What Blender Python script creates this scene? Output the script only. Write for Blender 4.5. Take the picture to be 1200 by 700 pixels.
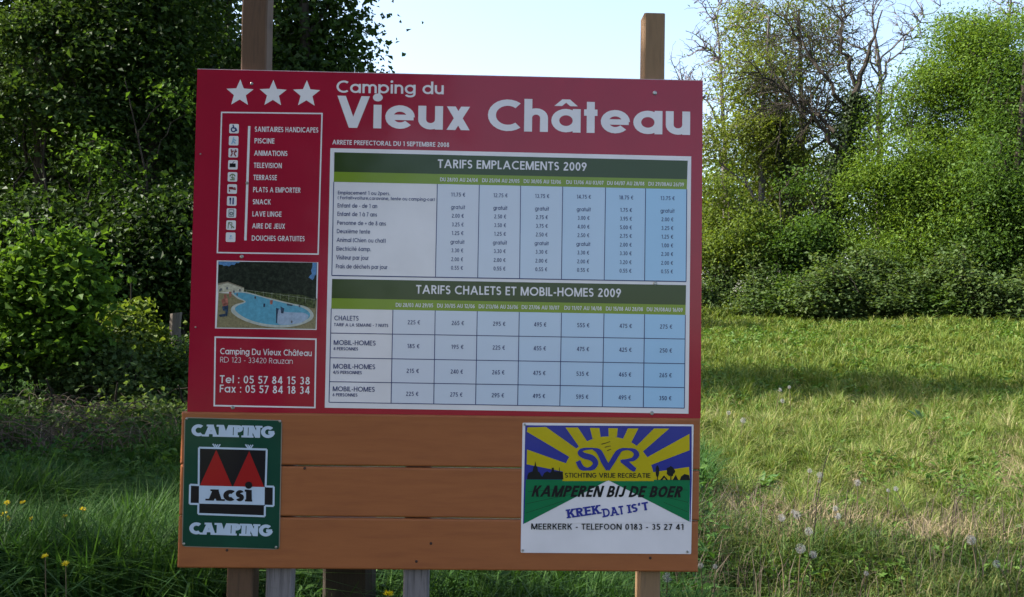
import bpy, math, random
import numpy as np

# ---------------------------------------------------------------- camera, light
scene = bpy.context.scene
for o in list(bpy.data.objects):
    bpy.data.objects.remove(o)
R_ = math.radians

def rot(ax, a):
    c, s = math.cos(a), math.sin(a)
    return np.array({'x': [[1, 0, 0], [0, c, -s], [0, s, c]],
                     'y': [[c, 0, s], [0, 1, 0], [-s, 0, c]],
                     'z': [[c, -s, 0], [s, c, 0], [0, 0, 1]]}[ax])

F = 1167.0                      # focal length in photo pixels (photo is 1200 x 700)
CAM = np.array([0.0, 0.0, 1.6])
CR = rot('x', R_(0.8)) @ rot('y', R_(-0.9))      # columns: right, forward, up
cam = bpy.data.objects.new('camera', bpy.data.cameras.new('camera'))
scene.collection.objects.link(cam)
from mathutils import Matrix, Vector
M = Matrix.Identity(4)
for i in range(3):
    M[i][0], M[i][1], M[i][2], M[i][3] = CR[i, 0], CR[i, 2], -CR[i, 1], CAM[i]
cam.matrix_world = M
cam.data.sensor_width = 36.0
cam.data.lens = F / 1200 * 36
cam.data.clip_start = 0.05
cam.data.clip_end = 2000
scene.camera = cam

SUN_EL, SUN_AZ = 42.0, (-0.9992, 0.04)           # direction to the sun
world = bpy.data.worlds.new('World')
scene.world = world
world.use_nodes = True
nt = world.node_tree
bg = nt.nodes['Background']
sky = nt.nodes.new('ShaderNodeTexSky')
sky.sky_type = 'NISHITA'
sky.sun_disc = False
sky.sun_elevation = R_(SUN_EL)
sky.sun_rotation = math.atan2(SUN_AZ[0], SUN_AZ[1])
sky.air_density = 1.0
sky.dust_density = 2.4
sky.ozone_density = 0.4
nt.links.new(sky.outputs[0], bg.inputs[0])
bg.inputs[1].default_value = 0.12
sun = bpy.data.objects.new('sun', bpy.data.lights.new('sun', 'SUN'))
scene.collection.objects.link(sun)
sun.data.energy = 4.3
sun.data.angle = R_(0.53)
sun.data.color = (1.0, 0.94, 0.83)
ce = math.cos(R_(SUN_EL))
sd = Vector((SUN_AZ[0] * ce, SUN_AZ[1] * ce, math.sin(R_(SUN_EL))))
sun.rotation_euler = sd.to_track_quat('Z', 'Y').to_euler()
sun.location = (-30, 8, 30)
vs = scene.view_settings
vs.view_transform = 'Standard'
vs.look = 'None'
vs.gamma = 1.0
vs.use_curve_mapping = False
vs.exposure = 1.75
scene.render.film_transparent = False
scene.cycles.max_bounces = 6
scene.cycles.diffuse_bounces = 3
scene.cycles.transmission_bounces = 4
scene.cycles.transparent_max_bounces = 4

COL = scene.collection
RNG = np.random.default_rng(11)


def ray(px, py):
    return CR @ np.array([(px - 600) / F, 1.0, -(py - 350) / F])


def at(px, py, d):
    """world point seen at a photo pixel, at depth y = d"""
    v = ray(px, py)
    return CAM + v * (d / v[1])


def gz(x, y):
    """height of the field: level near the board, rising gently to the wood"""
    x = np.asarray(x, float); y = np.asarray(y, float)
    b = 0.058 * np.clip(y - 3, 0, 27) + 0.026 * np.clip(x - 4, 0, 14) * np.clip((y - 14) / 8, 0, 1)
    return b + 0.03 * np.sin(x * 0.9 + 1.3) * np.sin(y * 0.7) + 0.02 * np.sin(x * 2.1 + y * 1.7)


# ---------------------------------------------------------------- materials
def mat(name, build):
    m = bpy.data.materials.new(name)
    m.use_nodes = True
    n = m.node_tree.nodes
    n.clear()
    out = n.new('ShaderNodeOutputMaterial')
    build(m.node_tree, n, m.node_tree.links, out)
    return m


def principled(n, col, rough=0.6, spec=0.5, coat=0.0, coat_r=0.1):
    p = n.new('ShaderNodeBsdfPrincipled')
    p.inputs['Base Color'].default_value = (*col, 1)
    p.inputs['Roughness'].default_value = rough
    p.inputs['Specular IOR Level'].default_value = spec
    p.inputs['Coat Weight'].default_value = coat
    p.inputs['Coat Roughness'].default_value = coat_r
    return p


def ramp(n, stops):
    r = n.new('ShaderNodeValToRGB')
    e = r.color_ramp.elements
    while len(e) < len(stops):
        e.new(0.5)
    for el, (p, c) in zip(e, stops):
        el.position = p
        el.color = (*c, 1)
    return r


def print_mat(name, col, dirt=0.12, coat=0.65, rough=0.45):
    """printed, laminated sheet: faint weathering, glossy film on top"""
    def b(t, n, l, out):
        p = principled(n, col, rough, 0.15, coat, 0.09)
        p.inputs['Coat IOR'].default_value = 1.5
        tc = n.new('ShaderNodeTexCoord')
        no = n.new('ShaderNodeTexNoise')
        no.inputs['Scale'].default_value = 5
        no.inputs['Detail'].default_value = 6
        l.new(tc.outputs['Object'], no.inputs['Vector'])
        r = ramp(n, [(0.3, tuple(c * (1 - dirt) for c in col)), (0.7, col)])
        l.new(no.outputs['Fac'], r.inputs['Fac'])
        l.new(r.outputs['Color'], p.inputs['Base Color'])
        l.new(p.outputs[0], out.inputs[0])
    return mat(name, b)


def wood_mat(name, c0, c1, c2, scale=(3, 3, 0.35), rough=0.7, knots=True, spec=0.3):
    def b(t, n, l, out):
        p = principled(n, c0, rough, spec)
        tc = n.new('ShaderNodeTexCoord')
        mp = n.new('ShaderNodeMapping')
        mp.inputs['Scale'].default_value = scale
        l.new(tc.outputs['Object'], mp.inputs['Vector'])
        no = n.new('ShaderNodeTexNoise')
        no.inputs['Scale'].default_value = 14
        no.inputs['Detail'].default_value = 8
        no.inputs['Roughness'].default_value = 0.65
        l.new(mp.outputs[0], no.inputs['Vector'])
        r = ramp(n, [(0.3, c0), (0.52, c1), (0.75, c2)])
        l.new(no.outputs['Fac'], r.inputs['Fac'])
        last = r.outputs['Color']
        if knots:
            n2 = n.new('ShaderNodeTexVoronoi')
            n2.inputs['Scale'].default_value = 3.3
            l.new(tc.outputs['Object'], n2.inputs['Vector'])
            r2 = ramp(n, [(0.03, (0.3, 0.24, 0.2)), (0.065, (0.72, 0.68, 0.64)), (0.16, (1, 1, 1))])
            l.new(n2.outputs['Distance'], r2.inputs['Fac'])
            mx = n.new('ShaderNodeMix')
            mx.data_type = 'RGBA'
            mx.blend_type = 'MULTIPLY'
            mx.inputs['Factor'].default_value = 0.8
            l.new(last, mx.inputs['A'])
            l.new(r2.outputs['Color'], mx.inputs['B'])
            last = mx.outputs['Result']
        l.new(last, p.inputs['Base Color'])
        bp = n.new('ShaderNodeBump')
        bp.inputs['Strength'].default_value = 0.25
        bp.inputs['Distance'].default_value = 0.003
        l.new(no.outputs['Fac'], bp.inputs['Height'])
        l.new(bp.outputs[0], p.inputs['Normal'])
        l.new(p.outputs[0], out.inputs[0])
    return mat(name, b)


def leaf_mat(name, stops, transl=0.35, rough=0.55, spec=0.18, noise=1.2, tint=(1.25, 1.2, 0.55)):
    """leaf: colour differs from leaf to leaf and from clump to clump, light passes through"""
    def b(t, n, l, out):
        p = principled(n, stops[0], rough, spec)
        g = n.new('ShaderNodeNewGeometry')
        tc = n.new('ShaderNodeTexCoord')
        no = n.new('ShaderNodeTexNoise')
        no.inputs['Scale'].default_value = noise
        no.inputs['Detail'].default_value = 5
        l.new(tc.outputs['Object'], no.inputs['Vector'])
        ad = n.new('ShaderNodeMath')
        ad.operation = 'MULTIPLY_ADD'
        ad.inputs[1].default_value = 0.55
        l.new(g.outputs['Random Per Island'], ad.inputs[0])
        mu = n.new('ShaderNodeMath')
        mu.operation = 'MULTIPLY'
        mu.inputs[1].default_value = 0.5
        l.new(no.outputs['Fac'], mu.inputs[0])
        l.new(mu.outputs[0], ad.inputs[2])
        k = len(stops)
        r = ramp(n, [(0.15 + 0.75 * i / (k - 1), s) for i, s in enumerate(stops)])
        l.new(ad.outputs[0], r.inputs['Fac'])
        l.new(r.outputs['Color'], p.inputs['Base Color'])
        tr = n.new('ShaderNodeBsdfTranslucent')
        mc = n.new('ShaderNodeMix')
        mc.data_type = 'RGBA'
        mc.blend_type = 'MULTIPLY'
        mc.inputs['Factor'].default_value = 1
        mc.inputs['B'].default_value = (*tint, 1)
        l.new(r.outputs['Color'], mc.inputs['A'])
        l.new(mc.outputs['Result'], tr.inputs['Color'])
        mx = n.new('ShaderNodeMixShader')
        mx.inputs[0].default_value = transl
        l.new(p.outputs[0], mx.inputs[1])
        l.new(tr.outputs[0], mx.inputs[2])
        l.new(mx.outputs[0], out.inputs[0])
    return mat(name, b)


def plain(name, col, rough=0.6, spec=0.4, metal=0.0):
    def b(t, n, l, out):
        p = principled(n, col, rough, spec)
        p.inputs['Metallic'].default_value = metal
        tc = n.new('ShaderNodeTexCoord')
        no = n.new('ShaderNodeTexNoise')
        no.inputs['Scale'].default_value = 30
        l.new(tc.outputs['Object'], no.inputs['Vector'])
        r = ramp(n, [(0.3, tuple(c * 0.8 for c in col)), (0.7, tuple(min(1, c * 1.15) for c in col))])
        l.new(no.outputs['Fac'], r.inputs['Fac'])
        l.new(r.outputs['Color'], p.inputs['Base Color'])
        l.new(p.outputs[0], out.inputs[0])
    return mat(name, b)


def bark_mat(name, c0, c1, scale=12):
    def b(t, n, l, out):
        p = principled(n, c0, 0.9, 0.15)
        tc = n.new('ShaderNodeTexCoord')
        mp = n.new('ShaderNodeMapping')
        mp.inputs['Scale'].default_value = (1, 1, 0.25)
        l.new(tc.outputs['Object'], mp.inputs['Vector'])
        no = n.new('ShaderNodeTexNoise')
        no.inputs['Scale'].default_value = scale
        no.inputs['Detail'].default_value = 6
        l.new(mp.outputs[0], no.inputs['Vector'])
        r = ramp(n, [(0.35, c0), (0.7, c1)])
        l.new(no.outputs['Fac'], r.inputs['Fac'])
        l.new(r.outputs['Color'], p.inputs['Base Color'])
        bp = n.new('ShaderNodeBump')
        bp.inputs['Strength'].default_value = 0.6
        bp.inputs['Distance'].default_value = 0.02
        l.new(no.outputs['Fac'], bp.inputs['Height'])
        l.new(bp.outputs[0], p.inputs['Normal'])
        l.new(p.outputs[0], out.inputs[0])
    return mat(name, b)


# ---------------------------------------------------------------- mesh helpers
def mesh_np(name, V, faces_by_size, m, smooth=False):
    """V (n,3); faces_by_size: list of (k, index array (f,k))"""
    me = bpy.data.meshes.new(name)
    V = np.ascontiguousarray(V, np.float32)
    loops = np.concatenate([f.ravel() for f in faces_by_size]).astype(np.int32)
    tot = np.concatenate([np.full(len(f), f.shape[1], np.int32) for f in faces_by_size])
    start = np.concatenate([[0], np.cumsum(tot)[:-1]]).astype(np.int32)
    me.vertices.add(len(V))
    me.vertices.foreach_set('co', V.ravel())
    me.loops.add(len(loops))
    me.loops.foreach_set('vertex_index', loops)
    me.polygons.add(len(tot))
    me.polygons.foreach_set('loop_start', start)
    me.polygons.foreach_set('loop_total', tot)
    me.polygons.foreach_set('use_smooth', np.full(len(tot), bool(smooth)))
    me.update(calc_edges=True)
    me.validate()
    if m is not None:
        me.materials.append(m)
    return me


def link(name, me, parent=None):
    o = bpy.data.objects.new(name, me)
    COL.objects.link(o)
    if parent is not None:
        o.parent = parent
    return o


def thing(name, label, cat, loc=(0, 0, 0), group=None):
    o = bpy.data.objects.new(name, None)
    COL.objects.link(o)
    o.empty_display_size = 0.2
    o.location = loc
    tag(o, label, cat, group)
    return o


def tag(o, label, cat, group=None):
    o['label'] = label
    o['category'] = cat
    if group:
        o['group'] = group
    return o


class Buf:
    """gathers geometry for ONE mesh"""
    def __init__(self):
        self.V = []; self.n = 0; self.Fc = {}

    def add(self, V, *faces):
        V = np.asarray(V, float).reshape(-1, 3)
        for f in faces:
            f = np.asarray(f, int)
            if f.ndim == 1:
                f = f[None]
            self.Fc.setdefault(f.shape[1], []).append(f + self.n)
        self.V.append(V)
        self.n += len(V)

    def tube(self, pts, radii, sides=6, cap=True):
        pts = np.asarray(pts, float); k = len(pts)
        radii = np.broadcast_to(np.asarray(radii, float), (k,))
        t = np.gradient(pts, axis=0)
        t /= np.linalg.norm(t, axis=1)[:, None] + 1e-9
        ref = np.array([0, 0, 1.0]) if abs(t[:, 2]).mean() < 0.8 else np.array([0, 1.0, 0])
        u = np.cross(t, ref); u /= np.linalg.norm(u, axis=1)[:, None] + 1e-9
        v = np.cross(t, u)
        a = np.arange(sides) * 2 * np.pi / sides
        ring = u[:, None] * np.cos(a)[None, :, None] + v[:, None] * np.sin(a)[None, :, None]
        V = pts[:, None] + ring * radii[:, None, None]
        i = np.arange(k - 1)[:, None] * sides
        j = np.arange(sides)[None]
        j2 = (j + 1) % sides
        q = np.stack([i + j, i + j2, i + sides + j2, i + sides + j], -1).reshape(-1, 4)
        fs = [q]
        if cap and sides > 2:
            fs.append(((k - 1) * sides + np.arange(sides))[None])
        self.add(V.reshape(-1, 3), *fs)

    def tubes(self, P, r0, r1, sides=3):
        """P (m,k,3) many thin tubes at once"""
        m, k, _ = P.shape
        if m == 0:
            return
        t = np.gradient(P, axis=1)
        t /= np.linalg.norm(t, axis=2)[..., None] + 1e-9
        ref = np.array([0.31, 0.2, 0.93])
        u = np.cross(t, ref); u /= np.linalg.norm(u, axis=2)[..., None] + 1e-9
        v = np.cross(t, u)
        a = np.arange(sides) * 2 * np.pi / sides
        w = np.linspace(0, 1, k)[None]
        r = np.asarray(r0).reshape(-1, 1) * (1 - w) + np.asarray(r1).reshape(-1, 1) * w
        V = P[:, :, None] + (u[:, :, None] * np.cos(a)[:, None] + v[:, :, None] * np.sin(a)[:, None]) * r[..., None, None]
        i = (np.arange(m)[:, None, None] * k + np.arange(k - 1)[None, :, None]) * sides
        j = np.arange(sides)[None, None]
        j2 = (j + 1) % sides
        q = np.stack([i + j, i + j2, i + sides + j2, i + sides + j], -1).reshape(-1, 4)
        self.add(V.reshape(-1, 3), q)

    def leaves(self, c, u, s, L, W, fold=0.15):
        """rhombic leaves: centre c, along u, sideways s"""
        n = len(c)
        L = np.asarray(L).reshape(-1, 1); W = np.asarray(W).reshape(-1, 1)
        nn = np.cross(u, s)
        V = np.stack([c - u * L / 2, c + s * W / 2 + u * L * 0.08 + nn * W * fold, c + u * L / 2 - nn * W * fold,
                      c - s * W / 2 + u * L * 0.08 + nn * W * fold], 1).reshape(-1, 3)
        self.add(V, np.arange(4 * n).reshape(n, 4))

    def box(self, x0, x1, y0, y1, z0, z1):
        V = [(x, y, z) for x in (x0, x1) for y in (y0, y1) for z in (z0, z1)]
        self.add(V, [(0, 1, 3, 2), (4, 6, 7, 5), (0, 4, 5, 1), (2, 3, 7, 6), (0, 2, 6, 4), (1, 5, 7, 3)])

    def mesh(self, name, m, smooth=False):
        V = np.concatenate(self.V)
        return mesh_np(name, V, [np.concatenate(f) for f in self.Fc.values()], m, smooth)

    def obj(self, name, m, parent=None, smooth=False):
        return link(name, self.mesh(name, m, smooth), parent)


def unit(v):
    return v / (np.linalg.norm(v, axis=-1, keepdims=True) + 1e-9)


def rand_dirs(n, rng):
    return unit(rng.normal(size=(n, 3)))


# ---------------------------------------------------------------- ground
def ground():
    nx, ny = 160, 160
    gx = np.sinh(np.linspace(-3.6, 3.6, nx)) * 16
    gy = np.sinh(np.linspace(-3.6, 3.6, ny)) * 16 + 8
    X, Y = np.meshgrid(gx, gy)
    Z = gz(X, Y)
    V = np.stack([X, Y, Z], -1).reshape(-1, 3)
    i = (np.arange(ny - 1)[:, None] * nx + np.arange(nx - 1)[None]).ravel()
    q = np.stack([i, i + 1, i + nx + 1, i + nx], -1)

    def b(t, n, l, out):
        p = principled(n, (0.07, 0.08, 0.03), 0.95, 0.1)
        tc = n.new('ShaderNodeTexCoord')
        no = n.new('ShaderNodeTexNoise'); no.inputs['Scale'].default_value = 1.1; no.inputs['Detail'].default_value = 10
        no.inputs['Roughness'].default_value = 0.7
        l.new(tc.outputs['Object'], no.inputs['Vector'])
        r = ramp(n, [(0.3, (0.035, 0.045, 0.016)), (0.48, (0.06, 0.075, 0.022)), (0.62, (0.12, 0.10, 0.05)), (0.8, (0.09, 0.07, 0.04))])
        l.new(no.outputs['Fac'], r.inputs['Fac'])
        l.new(r.outputs['Color'], p.inputs['Base Color'])
        l.new(p.outputs[0], out.inputs[0])
    o = link('ground', mesh_np('ground', V, [q], mat('soil_and_thatch', b), True))
    o['kind'] = 'structure'


ground()

# ---------------------------------------------------------------- the sign: frame of reference
# measured pose of the board (a flat rectangle 2.07 x 1.388 m, leaning slightly back)
SB = rot('z', R_(1.69)) @ rot('x', R_(-1.79)) @ rot('y', R_(0.02))
ST = np.array([-1.294, 3.996, 1.182])      # lower left corner of the red panel, front face


def P(px, py, y=0.0):
    """photo pixel -> (x, z) on the sign's plane, in metres from the panel's lower left corner"""
    o = SB.T @ (CAM - ST); d = SB.T @ ray(px, py)
    k = (y - o[1]) / d[1]
    return np.array([o[0] + k * d[0], o[2] + k * d[2]])


# ---- lettering: a monoline geometric alphabet drawn from strips and arcs
class Pen:
    def __init__(self, w, rw=1.0):
        self.w = w; self.h = w / 2; self.p = []; self.rw = rw

    def L(self, x0, y0, x1, y1, w=None):
        h = (w or self.w) / 2
        dx, dy = x1 - x0, y1 - y0
        d = math.hypot(dx, dy) or 1
        nx, ny = -dy / d * h, dx / d * h
        self.p.append([(x0 - nx, y0 - ny), (x1 - nx, y1 - ny), (x1 + nx, y1 + ny), (x0 + nx, y0 + ny)])

    def D(self, x0, y0, x1, y1, w=None):
        h = (w or self.w) / 2
        s = abs(y1 - y0) / (math.hypot(x1 - x0, y1 - y0) or 1)
        hw = h / max(s, 0.3)
        self.p.append([(x0 - hw, y0), (x0 + hw, y0), (x1 + hw, y1), (x1 - hw, y1)])

    def A(self, cx, cy, rx, ry, a0, a1, n=None):
        h = self.h
        n = n or max(4, int(abs(a1 - a0) / 15))
        prev = None
        pts = []
        for i in range(n + 1):
            a = math.radians(a0 + (a1 - a0) * i / n)
            c, s = math.cos(a), math.sin(a)
            pts.append(((cx + (rx + h) * c, cy + (ry + h) * s), (cx + (rx - h) * c, cy + (ry - h) * s)))
        for a, b in zip(pts, pts[1:]):
            self.p.append([a[0], b[0], b[1], a[1]])
        self.p[-len(pts) + 1:] = [('strip', pts)]

    def bowl(self, x0, x1, y0, y1, rxf=1.0):
        h = self.h
        ry = (y1 - y0) / 2 - h
        rx = min(ry * rxf, x1 - x0 - h)
        xc = x1 - h - rx
        self.L(x0, y1 - h, xc, y1 - h); self.L(x0, y0 + h, xc, y0 + h)
        self.A(xc, (y0 + y1) / 2, rx, ry, 90, -90)


XH = 0.74


def glyph(c, w, rw):
    """returns (advance width, pieces) for cap height 1"""
    g = Pen(w, rw); h = w / 2; L, D, A, bowl = g.L, g.D, g.A, g.bowl
    R = 0.5 * rw
    base = {'â': 'a', 'é': 'e', 'è': 'e', 'à': 'a'}.get(c, c)
    W = 0.6
    if base == 'A':
        W = 0.92; D(h * 1.1, 0, W / 2, 1); D(W - h * 1.1, 0, W / 2, 1); L(0.22, 0.33, W - 0.22, 0.33, w * 0.9)
    elif base == 'B':
        W = 0.62; L(h, 0, h, 1); bowl(h, 0.56, 0.5 - h, 1); bowl(h, W, 0, 0.5 + h)
    elif base == 'C':
        W = 1.66 * R; A(R, 0.5, R - h, 0.5 - h, 50, 310, 18)
    elif base == 'D':
        W = 0.4 + 0.45 * rw; L(h, 0, h, 1); bowl(h, W, 0, 1, 1.0)
    elif base == 'E':
        W = 0.53; L(h, 0, h, 1); L(h, 1 - h, W, 1 - h); L(h, 0.52, W - 0.03, 0.52); L(h, h, W, h)
    elif base == 'F':
        W = 0.5; L(h, 0, h, 1); L(h, 1 - h, W, 1 - h); L(h, 0.5, W - 0.03, 0.5)
    elif base == 'G':
        W = 1.95 * R; A(R, 0.5, R - h, 0.5 - h, 45, 355, 20); L(R * 1.05, 0.47, 2 * R - h * 0.4, 0.47, w * 0.95)
    elif base == 'H':
        W = 0.7; L(h, 0, h, 1); L(W - h, 0, W - h, 1); L(h, 0.52, W - h, 0.52)
    elif base == 'I':
        W = w; L(h, 0, h, 1)
    elif base == 'J':
        W = 0.48; r = W / 2 - h; L(W - h, r + h, W - h, 1); A(W / 2, r + h, r, r, 0, -170)
    elif base == 'K':
        W = 0.66; L(h, 0, h, 1); D(h + w * 0.4, 0.4, W - h, 1); D(h + 0.22, 0.56, W - h * 0.9, 0)
    elif base == 'L':
        W = 0.48; L(h, 0, h, 1); L(h, h, W, h)
    elif base == 'M':
        W = 0.92; L(h, 0, h, 1); L(W - h, 0, W - h, 1); D(h * 1.3, 1, W / 2, 0); D(W - h * 1.3, 1, W / 2, 0)
    elif base == 'N':
        W = 0.76; L(h, 0, h, 1); L(W - h, 0, W - h, 1); D(h * 1.3, 1, W - h * 1.3, 0)
    elif base == 'O':
        W = 2 * R; A(R, 0.5, R - h, 0.5 - h, 0, 360, 26)
    elif base == 'P':
        W = 0.6; L(h, 0, h, 1); bowl(h, W, 0.42, 1)
    elif base == 'R':
        W = 0.62; L(h, 0, h, 1); bowl(h, 0.58, 0.44, 1); D(0.28, 0.5, W - h * 1.1, 0)
    elif base == 'S':
        W = 0.55; q = (0.5 - h) / 2; rx = W / 2 - h
        A(W / 2, 0.5 + q, rx, q, 30, 270, 14); A(W / 2, 0.5 - q, rx, q, 90, -150, 14)
    elif base == 'T':
        W = 0.60; L(0, 1 - h, W, 1 - h); L(W / 2, 0, W / 2, 1)
    elif base == 'U':
        W = 0.66; r = W / 2 - h; L(h, r + h, h, 1); L(W - h, r + h, W - h, 1); A(W / 2, r + h, r, r, 180, 360)
    elif base == 'V':
        W = 0.82; D(h * 1.1, 1, W / 2, 0); D(W - h * 1.1, 1, W / 2, 0)
    elif base == 'W':
        W = 1.15; D(h, 1, 0.32, 0); D(0.575, 1, 0.32, 0); D(0.575, 1, 0.83, 0); D(W - h, 1, 0.83, 0)
    elif base == 'X':
        W = 0.72; D(h * 1.2, 0, W - h * 1.2, 1); D(h * 1.2, 1, W - h * 1.2, 0)
    elif base == 'Y':
        W = 0.72; D(h, 1, W / 2, 0.45); D(W - h, 1, W / 2, 0.45); L(W / 2, 0, W / 2, 0.47)
    elif base == 'Z':
        W = 0.6; L(0, 1 - h, W, 1 - h); L(0, h, W, h); D(h * 1.4, h, W - h * 1.4, 1 - h)
    elif base == '0':
        W = 0.58; A(W / 2, 0.5, W / 2 - h, 0.5 - h, 0, 360, 22)
    elif base == '1':
        W = 0.42; L(0.3, 0, 0.3, 1); D(0.1, 0.8, 0.28, 1)
    elif base == '2':
        W = 0.58; r = 0.27 - h; A(0.28, 1 - h - r, r, r, 160, -40, 12); D(0.09 + h * 0.4, w, 0.28 + r * 0.72, 1 - h - r * 1.62); L(0.02, h, W - 0.02, h)
    elif base == '3':
        W = 0.56; q = (0.5 - h) / 2; A(W / 2 - .02, 0.5 + q, 0.24 - h, q, 150, -90, 12); A(W / 2 - .02, 0.5 - q, 0.27 - h, q, 90, -150, 12)
    elif base == '4':
        W = 0.62; L(0.45, 0, 0.45, 1); D(0.08, 0.27, 0.43, 1); L(0.02, 0.27, W, 0.27)
    elif base == '5':
        W = 0.56; r = 0.3 - h; A(0.27, 0.32, r, 0.32 - h, 125, -150, 14); L(0.12, 1 - h, 0.52, 1 - h); D(0.12, 0.56, 0.16, 1)
    elif base == '6':
        W = 0.58; A(W / 2, 0.31, W / 2 - h, 0.31 - h, 0, 360, 20); D(0.11, 0.42, 0.38, 1)
    elif base == '7':
        W = 0.54; L(0.02, 1 - h, W, 1 - h); D(0.16, 0, W - h * 1.2, 1 - h)
    elif base == '8':
        W = 0.57; A(W / 2, 0.755, 0.22 - h, 0.245 - h, 0, 360, 18); A(W / 2, 0.28, W / 2 - h, 0.28 - h, 0, 360, 20)
    elif base == '9':
        W = 0.58; A(W / 2, 0.69, W / 2 - h, 0.31 - h, 0, 360, 20); D(0.2, 0, 0.47, 0.58)
    elif base in 'abdpqgoceu' and len(base) == 1 and base.islower():
        r = XH / 2
        W = 2 * r * 0.98
        cx = r; rr = r - h
        if base == 'o':
            W = 2 * r; A(cx, r, rr, rr, 0, 360, 24)
        elif base == 'c':
            W = 1.75 * r; A(cx, r, rr, rr, 48, 312, 18)
        elif base == 'e':
            W = 2 * r; A(cx, r, rr, rr, 0, 318, 20); L(h, r - h * 0.1, W - h * 0.3, r - h * 0.1, w * 0.85)
        elif base == 'u':
            W = 0.62; q = W / 2 - h; L(h, q + h, h, XH); L(W - h, 0, W - h, XH); A(W / 2, q + h, q, q, 180, 360)
        else:
            A(cx, r, rr, rr, 0, 360, 24)
            W = 2 * r
            if base == 'a': L(W - h, 0, W - h, XH)
            if base == 'd': L(W - h, 0, W - h, 1.03)
            if base == 'b': L(h, 0, h, 1.03)
            if base == 'p': L(h, -0.28, h, XH)
            if base == 'q': L(W - h, -0.28, W - h, XH)
            if base == 'g':
                L(W - h, -0.02, W - h, XH); A(cx, -0.02, rr, 0.27 - h, 0, -160, 10)
    elif base == 'f':
        W = 0.36; L(0.16, 0, 0.16, 0.85); A(0.16 + 0.15, 0.85, 0.15, 0.18 - h, 180, 90, 6); L(0, XH - h, W, XH - h)
    elif base == 'h' or base == 'n':
        W = 0.6; q = W / 2 - h; L(h, 0, h, 1.03 if base == 'h' else XH); L(W - h, 0, W - h, XH - q - h); A(W / 2, XH - q - h, q, q, 0, 180)
    elif base == 'i':
        W = w * 1.1; L(W / 2, 0, W / 2, XH); g.p.append([(W / 2 + h * 1.25 * math.cos(a), 0.97 + h * 1.25 * math.sin(a)) for a in np.linspace(0, 2 * math.pi, 14)[:-1]])
    elif base == 'j':
        W = w; L(h, -0.15, h, XH); A(h - 0.12, -0.15, 0.12, 0.13 - h, 0, -90, 5); L(h, 0.88, h, 1.03)
    elif base == 'k':
        W = 0.54; L(h, 0, h, 1.03); D(h + w * 0.4, 0.3, W - h * 1.2, XH); D(h + 0.16, 0.44, W - h, 0)
    elif base == 'l':
        W = w; L(h, 0, h, 1.03)
    elif base == 'm':
        W = 0.98; q = (W / 2 + h) / 2 - h; c1 = h + q; c2 = c1 + 2 * q
        L(h, 0, h, XH); L(W / 2, 0, W / 2, XH - q - h); L(W - h, 0, W - h, XH - q - h)
        A(c1, XH - q - h, q, q, 0, 180); A(c2, XH - q - h, q, q, 0, 180)
    elif base == 'r':
        W = 0.34; L(h, 0, h, XH); A(h + 0.2, XH - 0.2 - h, 0.2, 0.2, 180, 75, 6)
    elif base == 's':
        W = 0.42; q = (XH / 2 - h) / 2; rx = W / 2 - h
        A(W / 2, XH / 2 + q, rx, q, 35, 270, 10); A(W / 2, XH / 2 - q, rx, q, 90, -145, 10)
    elif base == 't':
        W = 0.34; L(W / 2, 0, W / 2, 0.98); L(0, XH - h, W, XH - h)
    elif base == 'v':
        W = 0.6; D(h, XH, W / 2, 0); D(W - h, XH, W / 2, 0)
    elif base == 'x':
        W = 0.6; D(h * 1.2, 0, W - h * 1.2, XH); D(h * 1.2, XH, W - h * 1.2, 0)
    elif base == 'y':
        W = 0.58; D(h, XH, W / 2, 0.02); D(W - h, XH, W / 2 - 0.1, -0.28)
    elif base == 'z':
        W = 0.5; L(0, XH - h, W, XH - h); L(0, h, W, h); D(h, h, W - h, XH - h)
    elif base == '.':
        W = w * 1.1; L(W / 2, 0, W / 2, w * 1.1)
    elif base == ',':
        W = w; D(h * 0.4, -0.14, h, w)
    elif base == ':':
        W = w * 1.1; L(W / 2, 0.02, W / 2, 0.02 + w * 1.1); L(W / 2, XH - w * 1.1, W / 2, XH)
    elif base == '-':
        W = 0.34; L(0.02, 0.38, W - 0.02, 0.38)
    elif base == '/':
        W = 0.46; D(0.06, -0.08, W - 0.06, 1.04)
    elif base == '(':
        W = 0.26; A(0.42, 0.45, 0.42 - h, 0.62, 125, 235, 8)
    elif base == ')':
        W = 0.26; A(-0.16, 0.45, 0.42 - h, 0.62, 55, -55, 8)
    elif base == '+':
        W = 0.5; L(0, 0.4, W, 0.4); L(W / 2, 0.15, W / 2, 0.65)
    elif base == '=':
        W = 0.5; L(0, 0.28, W, 0.28); L(0, 0.52, W, 0.52)
    elif base == '€':
        W = 0.66; A(0.42, 0.5, 0.36 - h, 0.5 - h, 50, 310, 16); L(0, 0.6, 0.5, 0.6, w * 0.8); L(0, 0.42, 0.47, 0.42, w * 0.8)
    elif base == "'":
        W = w; D(h * 0.6, 0.68, h, 1.02)
    elif base == ' ':
        W = 0.30
    if c == 'â':
        x = W / 2; D(x - 0.2, 0.83, x, 1.04, w * 0.7); D(x + 0.2, 0.83, x, 1.04, w * 0.7)
    elif c == 'é':
        D(W / 2 - 0.06, 0.83, W / 2 + 0.1, 1.04, w * 0.8)
    elif c in 'èà':
        D(W / 2 + 0.06, 0.83, W / 2 - 0.1, 1.04, w * 0.8)
    return W, g.p


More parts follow.
